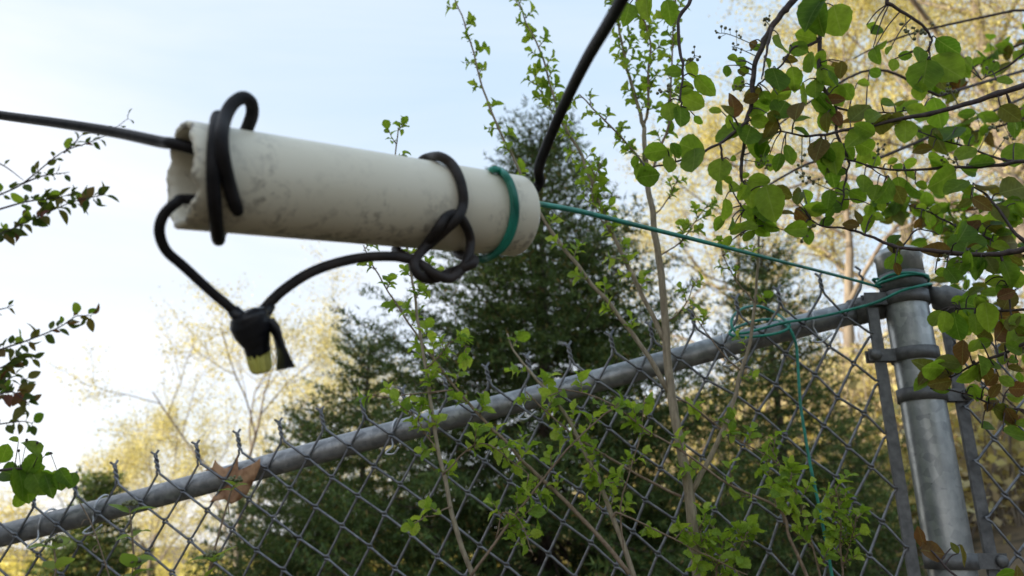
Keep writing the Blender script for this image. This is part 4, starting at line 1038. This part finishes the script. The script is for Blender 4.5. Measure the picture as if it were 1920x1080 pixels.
    # leaves read off the photograph: centre, length, direction of the tip in degrees (0 right, 90 up), kind
    Z3 = [(60,80,115,-100,'g'),(175,50,150,-90,'g'),(320,75,155,-80,'g'),(350,455,115,180,'g'),(465,440,125,-60,'g'),(410,560,135,180,'g'),(550,545,180,-45,'g'),(470,640,175,-25,'g'),(395,735,125,-85,'g'),(325,715,140,-75,'g'),(505,760,75,-50,'g'),
     (230,960,165,-170,'g'),(295,985,95,-80,'g'),(360,955,115,-60,'g'),(460,940,185,160,'g'),(480,1030,180,-90,'g'),(320,1040,105,-90,'g'),(110,1030,95,-95,'g'),(735,650,200,85,'r'),(690,690,115,125,'r'),(840,590,155,180,'r'),(1040,565,165,35,'r'),(1025,290,150,-80,'g'),(1180,235,155,170,'g'),(880,300,80,-160,'g'),(1265,120,200,-80,'g'),(1140,310,125,-20,'g'),(1220,400,140,-75,'g'),(940,400,80,-60,'g'),(1000,500,150,-70,'g'),(1110,500,160,-80,'g'),(1030,690,135,60,'g'),(1125,680,165,85,'r'),(1165,750,120,20,'g'),(700,840,215,-150,'g'),(810,870,155,-110,'g'),(940,865,150,-150,'r'),(900,950,135,-110,'g'),(895,770,130,-10,'g'),(1265,950,160,-100,'r'),(1300,770,140,-80,'g'),(1080,980,140,-70,'g'),(1285,670,140,-40,'g'),(1060,600,110,0,'g'),(900,680,145,-30,'g'),(980,780,130,10,'r'),(860,720,105,-60,'g'),(690,770,100,-100,'g'),(610,705,85,180,'g'),(770,390,75,-20,'g'),(685,450,75,-90,'g'),(800,440,75,-20,'g'),(720,370,80,150,'g'),(1320,1000,150,-90,'g'),(1190,590,150,-70,'g'),(1320,480,150,-60,'g'),(760,520,90,-120,'g'),(1000,610,110,-100,'g'),(930,620,100,-60,'g'),(1160,830,110,-20,'g')]
    Z4 = [(170,130,200,-75,'g'),(420,190,95,30,'g'),(410,350,90,-80,'g'),(440,280,95,20,'g'),(525,410,80,-100,'g'),(600,352,95,0,'g'),(690,340,115,85,'g'),(720,480,210,-100,'g'),(860,430,245,-30,'g'),(875,300,200,-35,'g'),(985,410,95,-80,'g'),(690,580,120,-80,'g'),(810,710,205,-70,'g'),(670,720,160,-25,'g'),(600,830,140,-90,'g'),(410,730,150,40,'g'),(470,780,160,10,'r'),(230,775,180,10,'r'),(95,775,135,-100,'r'),(85,660,155,-60,'g'),(50,950,150,-110,'r'),(290,870,150,-150,'g'),(350,930,160,-30,'g'),(145,1000,190,-80,'g'),(130,500,125,-70,'g'),(340,525,95,0,'g'),(490,650,95,10,'g'),(700,945,150,185,'r'),(800,900,180,-80,'r'),(980,970,160,30,'g'),(1090,1030,185,10,'g'),(1265,720,165,-35,'r'),(1320,690,90,60,'r'),(1290,810,80,-80,'g'),(1290,980,155,-90,'g'),(980,850,85,-80,'g'),(1230,510,115,0,'g'),(1150,460,85,20,'g'),(820,1050,165,170,'g'),(630,1030,95,10,'g'),(520,1020,80,30,'g'),(400,1000,130,-40,'g'),(330,990,110,-100,'g'),(240,960,100,-60,'g'),(30,560,120,-90,'g'),(60,400,120,-80,'g'),(160,600,120,-60,'g'),(560,1060,90,-10,'g'),(1010,1080,120,-10,'g')]
    Z6 = [(480,400,160,-110,'g'),(560,370,125,-80,'g'),(330,360,130,-100,'g'),(210,400,140,20,'g'),(300,430,130,-30,'g'),(70,510,140,180,'g'),(160,480,140,-20,'g'),(250,610,120,170,'r'),(300,560,105,100,'r'),(360,600,120,-120,'g'),(440,565,110,15,'g'),(530,700,105,70,'g'),(510,850,115,-130,'g'),(530,795,70,180,'g'),(790,770,215,170,'r'),(840,330,190,-145,'g'),(1105,380,150,-20,'r'),(1090,480,160,-30,'r'),(980,470,130,-85,'g'),(1060,600,165,-10,'g'),(1150,590,175,10,'g'),(910,690,140,-95,'g'),(990,730,170,70,'g'),(1230,660,120,20,'g'),(1260,720,205,15,'r'),(930,900,165,-120,'g'),(1010,840,135,-80,'g'),(1140,870,130,-60,'r'),(1260,920,180,-60,'g'),(1285,510,185,10,'g'),(1280,390,180,15,'r'),(1300,850,140,-40,'r'),(1050,1020,130,40,'r'),(1180,970,160,10,'g'),(1240,1050,130,20,'r'),(830,910,90,10,'g'),(1100,650,130,0,'g'),(1050,760,130,0,'r'),(190,280,90,180,'g'),(140,310,150,-75,'g'),(640,390,120,-60,'g'),(760,590,90,-100,'g'),(740,560,80,-80,'g'),(700,500,70,0,'g'),(820,640,90,-110,'g'),(620,300,110,-50,'g'),(1000,390,110,-10,'g'),(1200,540,130,-60,'r'),(940,620,120,-140,'g'),(1150,720,140,-30,'g'),(1060,900,130,-110,'g'),(1190,860,150,-120,'g'),(880,850,90,160,'g'),(1290,580,140,-20,'g'),(450,495,70,-80,'g'),(380,520,70,-90,'g')]
    Z5 = [(160,290,150,-80,'g'),(200,300,170,10,'g'),(640,370,110,-85,'g'),(640,265,150,-95,'g'),(740,370,100,40,'g'),(830,410,150,-70,'g'),(960,470,225,-75,'g'),(920,540,160,-40,'g'),(845,570,90,-100,'g'),(635,605,110,-120,'g'),(710,610,80,-100,'g'),(760,640,125,30,'g'),(690,715,80,60,'g'),(650,735,65,170,'g'),(680,520,150,-85,'g'),(900,640,150,-50,'g'),(970,625,110,-30,'g'),(825,690,100,-130,'g'),(1140,430,120,80,'r'),(1195,445,125,-60,'g'),(1240,510,175,0,'g'),(1130,640,175,5,'g'),(1090,535,120,10,'r'),(1040,410,140,-30,'r'),(1220,610,80,0,'g'),(1320,600,110,20,'g'),(790,410,110,-120,'g'),(870,500,120,-80,'g'),(930,600,110,-20,'g'),(1330,450,120,-100,'g'),(900,220,100,-100,'g'),(960,220,110,-85,'g'),(800,300,70,20,'g'),(700,330,80,-10,'g'),(730,190,60,30,'g'),(1320,220,190,-85,'g')]
    ZP = [(395,190,115,-130,'g'),(840,625,210,-80,'g'),(760,590,150,-95,'g'),(890,580,185,-45,'g'),(850,440,95,20,'g'),(930,470,155,-15,'g'),(1050,550,190,-80,'g'),(1190,440,160,60,'r'),(1180,540,165,10,'r'),(1040,690,155,-20,'r'),(1150,650,160,50,'r'),(1010,735,130,190,'g'),(1250,700,175,40,'g'),(1280,670,70,0,'r'),(640,890,200,150,'r'),(620,940,130,160,'r'),(620,990,155,200,'g'),(725,1000,170,-170,'r'),(880,800,180,-95,'r'),(780,860,175,170,'r'),(820,890,120,180,'g'),(920,950,175,-130,'g'),(980,930,140,-80,'r'),(1080,875,115,0,'g'),(1230,840,90,30,'g'),(960,1060,120,0,'g'),(1100,1050,120,60,'r'),(1200,600,130,-30,'g'),(1260,580,140,20,'g'),(1000,470,120,-60,'g'),(1240,300,150,-60,'g'),(1160,380,130,-40,'g'),(1240,900,110,-10,'r'),(1180,990,120,-30,'g'),(1260,1040,140,0,'r')]
    ZB = [(500,860,140,110,'r'),(570,945,155,-10,'r'),(735,970,140,-75,'r'),(690,920,80,120,'r'),(900,110,110,60,'r'),(960,160,120,-30,'r'),(1010,190,130,-60,'r'),(1030,290,150,-20,'g'),(900,110,100,-60,'g'),(820,60,110,-60,'g'),(620,20,120,10,'g'),(980,1070,120,10,'g'),(890,240,100,10,'g')]
    LV = [(1160 + x / 3.375, y / 3.375, l / 3.375, a, k) for x, y, l, a, k in Z3] + [(1520 + x / 3.375, y / 3.375, l / 3.375, a, k) for x, y, l, a, k in Z4] \
       + [(1520 + x / 3.375, 240 + y / 3.375, l / 3.375, a, k) for x, y, l, a, k in Z6] + [(1160 + x / 3.375, 240 + y / 3.375, l / 3.375, a, k) for x, y, l, a, k in Z5] \
       + [(1560 + x / 3.6, 440 + y / 3.6, l / 3.6, a, k) for x, y, l, a, k in ZP] + [(1560 + x / 3, 720 + y / 3, l / 3, a, k) for x, y, l, a, k in ZB]
    extra = [(x + rng.uniform(-26, 26), y + rng.uniform(-22, 22), l * rng.uniform(0.7, 1.0), a + rng.uniform(-70, 70), 'g' if rng.random() < 0.62 else 'r') for x, y, l, a, k in LV if x > 1380 and rng.random() < 0.5]
    LV = LV + extra
    for (cx, cy, ln, ang, kind) in LV:
        a = math.radians(ang); dx, dy = math.cos(a), -math.sin(a)
        bx, by = cx - dx * ln / 2, cy - dy * ln / 2
        best = None
        for g in G:
            for i, p in enumerate(g['px']):
                q = (p.x - bx) ** 2 + (p.y - by) ** 2
                if best is None or q < best[0]: best = (q, g, i)
        q, g, i = best; off = g['off'][i] + rng.gauss(0, 0.022) * min(1, 0.2 + math.sqrt(q) / 40)
        b = PF(bx, by, off); tip = PF(cx + dx * ln / 2, cy + dy * ln / 2, off + rng.gauss(0.0, 0.30) * ln / F)
        d = tip - b; vw = (CAM - b).normalized()
        nn = vw + rvec(rng, 0.45) + UP * 0.25
        g['leaves'].append((b, d, nn, d.length, kind, 1.0))
        j = g['W'][i]; mid = j.lerp(b, 0.5) + UP * 0.004
        if (j - b).length > 0.002: g['mb'].tube(smooth_path([j, mid, b + d * 0.02], 3), [0.0011, 0.0007], 5)
    # flower-bud stalks
    buds = [(1395, 75, 1345, 62), (1400, 100, 1372, 88), (1440, 50, 1432, 34), (1300, 128, 1302, 100), (1500, 300, 1508, 335), (1395, 160, 1375, 170), (1275, 180, 1240, 172), (1760, 60, 1715, 62), (1690, 45, 1712, 75), (1850, 150, 1872, 118), (1760, 300, 1795, 305), (1540, 360, 1512, 330), (1530, 420, 1500, 455), (1790, 170, 1775, 178), (1880, 250, 1905, 262), (1640, 300, 1655, 275), (1850, 240, 1870, 245), (1420, 300, 1440, 320), (1560, 300, 1548, 328), (1760, 480, 1790, 500)]
    for (bx, by, tx, ty) in buds:
        best = min(((p.x - bx) ** 2 + (p.y - by) ** 2, gi, i) for gi, g in enumerate(G) for i, p in enumerate(g['px']))
        g = G[best[1]]; i = best[2]; off = g['off'][i]; j = g['W'][i]; e = PF(tx, ty, off + 0.005)
        mb = MB(); pts = smooth_path([j, PF((bx + tx) / 2, (by + ty) / 2, off) + UP * 0.003, e], 5); mb.tube(pts, [0.0008, 0.0005], 5)
        for k in range(8):
            u = 0.35 + 0.65 * k / 7; q = pts[min(len(pts) - 1, int(u * (len(pts) - 1)))]
            o = q + rvec(rng, 0.0045) + UP * 0.003; mb.tube([q, o], 0.0004, 4); mb.ball(o, rng.uniform(0.0017, 0.0026), 7, 5)
        g.setdefault('buds', []).append(mb)
    for g in G:
        o = g['mb'].build('branch', M['bark_dark'], g['own'])
        for mb in g.get('buds', []): mb.build('bud_cluster', M['bud'], o)
        for (b, d, nn, l_, kind, w_) in g['leaves']: put_leaf(o, kind, b, d, nn, l_, rng, w_)
build_overhang()

# leafy branches further back on the right, between the near twigs and the wood
def build_back_branches():
    rng = random.Random(97)
    base = Vector((2.6, 2.3, ground(2.6, 2.3)))
    t = thing('understory_tree', 'small-leaved understory tree behind the near twigs, past the post', 'tree', base)
    hub = base + Vector((-0.05, 0, 2.3))
    MB().tube([base - UP * 0.05, base + Vector((0.03, 0, 1.2)), hub, hub + UP * 0.8], [0.04, 0.034, 0.026, 0.012], 12).build('trunk', M['bark_dark'], t)
    n = 0
    for (pts, Z) in (([(1990, 330), (1880, 380), (1790, 395), (1700, 385), (1660, 380)], 2.1), ([(2000, 520), (1900, 470), (1820, 440), (1750, 430)], 2.2), ([(2000, 60), (1880, 95), (1790, 150), (1740, 175)], 2.2),
                     ([(2000, 690), (1900, 640), (1830, 560), (1790, 540)], 2.2), ([(1980, 200), (1860, 240), (1760, 250), (1640, 230), (1580, 260)], 2.0), ([(1900, 20), (1720, 60), (1640, 90), (1600, 110)], 2.1), ([(1990, 420), (1930, 520), (1880, 560), (1850, 600)], 2.0), ([(1760, 180), (1640, 130), (1520, 190), (1440, 250), (1380, 290)], 1.9), ([(1640, 300), (1540, 300), (1470, 330), (1410, 370), (1380, 400)], 1.85), ([(1960, 800), (1900, 760), (1860, 720)], 2.1)):
        Z = Z * 0.9; W = [P(p.x, p.y, Z) for p in smooth_path([(a, b, 0) for a, b in pts], 5)]
        mb = MB(); mb.tube(smooth_path([hub + UP * rng.uniform(-0.3, 0.6), hub.lerp(W[0], 0.5) + UP * 0.05, W[0]], 4) + W[1:], [0.0045, 0.0015], 7); lv = []
        for i in range(2, len(W)):
            for k in range(4):
                if n >= 290: break
                d = (rvec(rng, 0.7) + UP * -0.2 + (W[i] - W[i - 1]).normalized() * 0.5).normalized(); b = W[i] + rvec(rng, 0.02)
                mb.tube([W[i], b], 0.0008, 4)
                lv.append((b, d, UP * 0.5 + rvec(rng, 0.6) + (CAM - b).normalized() * 0.5, rng.uniform(0.032, 0.056))); n += 1
        o = mb.build('branch', M['bark_dark'], t)
        for (b, d, nn, l_) in lv: put_leaf(o, 'g' if rng.random() < 0.75 else 'r', b, d, nn, l_, rng, 0.85)
build_back_branches()

# ------------------------------------------------------------------ shrub reaching in from the left edge
def build_left_shrub():
    rng = random.Random(95); off = -0.35
    c = PF(-190, 560, off); base = Vector((c.x, c.y, ground(c.x, c.y)))
    t = thing('bronze_shrub', 'shrub reaching in by the cable with small bronze and olive pointed leaves', 'shrub', base)
    st = [base - UP * 0.03, base + Vector((0.01, 0, 0.9)), c, PF(-170, 380, off)]
    MB().tube(smooth_path(st, 5), [0.014, 0.006], 10).build('trunk', M['bark_dark'], t)
    for (pts, sp, lp, kind) in (
        ([(-175, 420), (-80, 400), (0, 365), (35, 349), (63, 328), (116, 286), (165, 268), (200, 252), (240, 222)], 26, 26, 'o'),
        ([(40, 345), (80, 330), (130, 323)], 20, 24, 'o'),
        ([(-178, 500), (-80, 462), (0, 439), (60, 411), (106, 391), (141, 377), (197, 365)], 9, 33, 'o'),
        ([(-60, 290), (0, 307), (44, 338)], 60, 22, 'o'),
        ([(-10, 395), (50, 378), (100, 372), (140, 362)], 10, 31, 'o'),
        ([(-185, 640), (-60, 668), (16, 650), (73, 630), (114, 612), (143, 593), (172, 592)], 13, 30, 'o'),
        ([(-185, 680), (-90, 720), (-20, 740), (25, 735), (55, 760)], 10, 33, 'o'),
        ([(-185, 660), (-60, 700), (0, 690), (35, 668), (62, 672)], 9, 34, 'o'),
        ([(-150, 700), (-60, 740), (0, 720), (30, 705), (60, 718)], 9, 36, 'o'),
        ([(-100, 770), (-40, 800), (0, 795), (40, 790), (62, 794)], 16, 26, 'o'),
        ([(-180, 560), (-80, 590), (0, 580), (25, 572)], 22, 22, 'o'),
        ([(120, 286), (140, 268), (150, 255)], 14, 22, 'o')):
        W = stem_world(pts, off, off + rng.uniform(-0.06, 0.06)); mb = MB().tube(W, [0.0028, 0.0008], 6); lv = []
        ln = sum((b - a).length for a, b in zip(W, W[1:])); acc = 0; cum = 0; side = 1
        acc = ln * 0.35
        for a, b in zip(W, W[1:]):
            seg = (b - a).length; td = (b - a).normalized()
            while cum + seg > acc:
                q = a.lerp(b, (acc - cum) / seg)
                for k in range(rng.choice((1, 2, 2))):
                    d = (td * 0.5 + td.cross(FN).normalized() * side * rng.uniform(0.3, 1.0) + rvec(rng, 0.35)).normalized()
                    bb = q + d * 0.006; mb.tube([q, bb], 0.0007, 4)
                    lv.append((bb, d, UP * 0.4 + rvec(rng, 0.7) + (CAM - q).normalized() * 0.3, lp / F * 1.55 * rng.uniform(0.55, 1.2))); side = -side
                acc += sp / F * 1.55 * rng.uniform(0.6, 1.4)
            cum += seg
        o = mb.build('branch', M['bark_dark'], t)
        for (b, d, nn, l_) in lv: put_leaf(o, kind if rng.random() < 0.9 else 'g', b, d, nn, l_ * 0.95, rng, 1.05)
build_left_shrub()
def build_left_round():
    rng = random.Random(96)
    c = PF(-160, 900, 0.10); base = Vector((c.x, c.y, ground(c.x, c.y)))
    t = thing('round_leaf_shrub', 'twig with fresh round green leaves hanging over the low end of the rail', 'shrub', base)
    MB().tube(smooth_path([base - UP * 0.03, base.lerp(c, 0.6), c], 4), [0.010, 0.005], 9).build('trunk', M['bark_dark'], t)
    W = stem_world([(-160, 900), (-60, 890), (0, 882), (50, 880), (80, 905), (110, 890), (125, 885)], 0.10, 0.06)
    mb = MB().tube(W, [0.003, 0.0009], 6)
    lv = []
    for (cx, cy, ln, a) in ((8, 850, 38, 70), (12, 885, 60, 160), (42, 900, 55, -70), (62, 868, 48, 60), (50, 905, 70, -80), (72, 905, 50, -60), (58, 835, 50, 120), (25, 823, 22, 150), (92, 912, 45, -70), (60, 880, 50, 10), (105, 895, 40, 40), (110, 905, 40, -80), (120, 893, 34, -60), (98, 888, 30, 160), (135, 900, 36, 70), (-30, 860, 55, 100), (-40, 905, 60, -60), (92, 852, 18, 20), (38, 935, 40, -100)):
        ar = math.radians(a); dx, dy = math.cos(ar) * ln / 2, -math.sin(ar) * ln / 2
        o_ = 0.08 + rng.gauss(0, 0.012); b = PF(cx - dx, cy - dy, o_); e = PF(cx + dx, cy + dy, o_ + rng.gauss(0, 0.008))
        j = min(W, key=lambda p: (p - b).length); mb.tube([j, j.lerp(b, 0.5) + UP * 0.002, b], [0.0009, 0.0006], 5)
        lv.append((b, e - b, (CAM - b).normalized() + rvec(rng, 0.4), (e - b).length))
    for (tx, ty) in ((50, 825), (35, 845), (70, 830), (95, 850)):
        e = PF(tx, ty, 0.09); j = min(W, key=lambda p: (p - e).length); mb.tube([j, e], 0.0005, 4); mb.ball(e, 0.0026, 6, 4)
    o = mb.build('branch', M['bark_dark'], t)
    for (b, d, nn, l_) in lv: put_leaf(o, 'g', b, d, nn, l_, rng, 0.95)
build_left_round()

# ------------------------------------------------------------------ budding sprigs along the low end of the fence
def sprig(pts, nodes, label, seed, off=0.05, llen=42, bud=True):
    rng = random.Random(seed); W = stem_world(pts, off, off)
    g = Vector((W[0].x, W[0].y, ground(W[0].x, W[0].y)))
    t = thing('budding_sprig', label, 'sprig', g, 'budding sprigs along the fence')
    o = MB().tube(to_ground(W), [0.0024, 0.0011], 7).build('stem', M['bark_thin'], t)
    n = len(W)
    for k, u in enumerate(nodes):
        i = int(u * (n - 1)); q = W[i]
        for s in (-1, 1):
            ax = (FE * math.cos(k * 1.3 + 0.3) + FN * math.sin(k * 1.3 + 0.3)) * s
            d = (ax + UP * rng.uniform(0.25, 0.8) + rvec(rng, 0.15)).normalized()
            put_leaf(o, 's', q, d, UP * 0.9 - ax * 0.3 + rvec(rng, 0.2) + (CAM - q).normalized() * 0.35, llen * 1.2 / F * 1.15 * rng.uniform(0.7, 1.15), rng, 1.1)
    if bud:
        mb = MB(); c = W[-1] + UP * 0.004
        for k in range(26):
            v = Vector((rng.gauss(0, 1), rng.gauss(0, 1), abs(rng.gauss(0, 0.8)))).normalized()
            mb.ball(c + Vector((v.x * 0.011, v.y * 0.011, v.z * 0.007)), rng.uniform(0.0018, 0.003), 6, 4)
        mb.build('bud_cluster', M['bud'], o)
sprig([(92, 1120), (104, 1075), (104, 1050), (100, 1022)], (0.45, 0.95), 'budding sprig low against the mesh below the first tie wire', 41, 0.06, 46)
sprig([(262, 1120), (252, 1050), (247, 995), (243, 952)], (0.35, 0.62, 0.95), 'tallest budding sprig, its bud just under the rail', 42, 0.05, 44)
sprig([(250, 1125), (248, 1082), (250, 1060)], (0.5, 0.95), 'small bright sprig at the foot of the tallest one', 47, 0.08, 50)
sprig([(384, 1125), (385, 1085), (398, 1058), (396, 1048)], (0.4, 0.8, 0.97), 'budding sprig below the dry oak leaf', 43, 0.06, 42)
sprig([(385, 1100), (408, 1010), (425, 950), (432, 925), (440, 906)], (0.82, 0.97), 'thin-stemmed budding sprig in front of the dry oak leaf', 44, 0.035, 38)

def oak_leaf():
    z = [(400, 1000), (330, 950), (180, 980), (240, 900), (390, 860), (385, 785), (270, 740), (200, 665), (120, 660), (205, 630), (235, 545), (262, 592), (330, 640), (400, 650), (440, 590), (465, 495), (470, 660), (470, 760), (525, 765), (600, 600), (640, 580), (692, 535), (690, 620), (650, 720), (610, 800), (560, 900), (470, 965)]
    bm = bmesh.new(); vs = []
    for (x, y) in z: vs.append(bm.verts.new((360 + x / 5.4, 760 + y / 5.4, 0)))
    bm.faces.new(vs); bmesh.ops.triangulate(bm, faces=bm.faces)
    bmesh.ops.subdivide_edges(bm, edges=bm.edges[:], cuts=2, use_grid_fill=True)
    for v in bm.verts:
        px, py = v.co.x, v.co.y; u = (px - 430) / 50; w_ = (py - 905) / 50
        v.co = PF(px, py, -0.0042 + 0.012 * u * u * (1 if w_ < 0 else 0.4) + 0.004 * w_ * w_ - 0.003 * u * w_ + 0.002 * mnoise.noise(Vector((u * 2, w_ * 2, 1))))
    me = bpy.data.meshes.new('oak_leaf'); bm.to_mesh(me); bm.free()
    me.polygons.foreach_set('use_smooth', [True] * len(me.polygons))
    o = link('oak_leaf', me, M['dead_leaf'])
    so = o.modifiers.new('thick', 'SOLIDIFY'); so.thickness = 0.0006
    tag(o, 'dry tan oak leaf caught between mesh and top rail', 'leaf')
    MB().tube(smooth_path([PF(430, 938, 0.010), PF(428, 950, 0.012), PF(430, 962, 0.014)], 3), 0.0009, 5).build('leaf_stalk', M['bark_thin'], o)
oak_leaf()
def dead_vine():
    rng = random.Random(3)
    W = stem_world([(215, 1125), (204, 1078), (192, 1040), (180, 1005), (168, 975), (149, 941)], 0.03, 0.02)
    mb = MB().tube(to_ground(W), 0.0011, 6)
    a = PF(180, 1005, 0.03)
    mb.tube(smooth_path([a, PF(165, 1003, 0.035), PF(150, 1006, 0.04)], 4), 0.0008, 5)
    mb.tube(smooth_path([PF(186, 1020, 0.03), PF(178, 1025, 0.03), PF(174, 1032, 0.035), PF(180, 1036, 0.04), PF(184, 1030, 0.04)], 5), 0.0008, 5)
    mb.tube(smooth_path([PF(168, 975, 0.02), PF(158, 975, 0.025), PF(152, 985, 0.03)], 4), 0.0008, 5)
    tag(mb.build('dead_vine', M['bark_thin']), 'dry brown vine stem with curled tendrils climbing to the first tie wire', 'vine')
dead_vine()
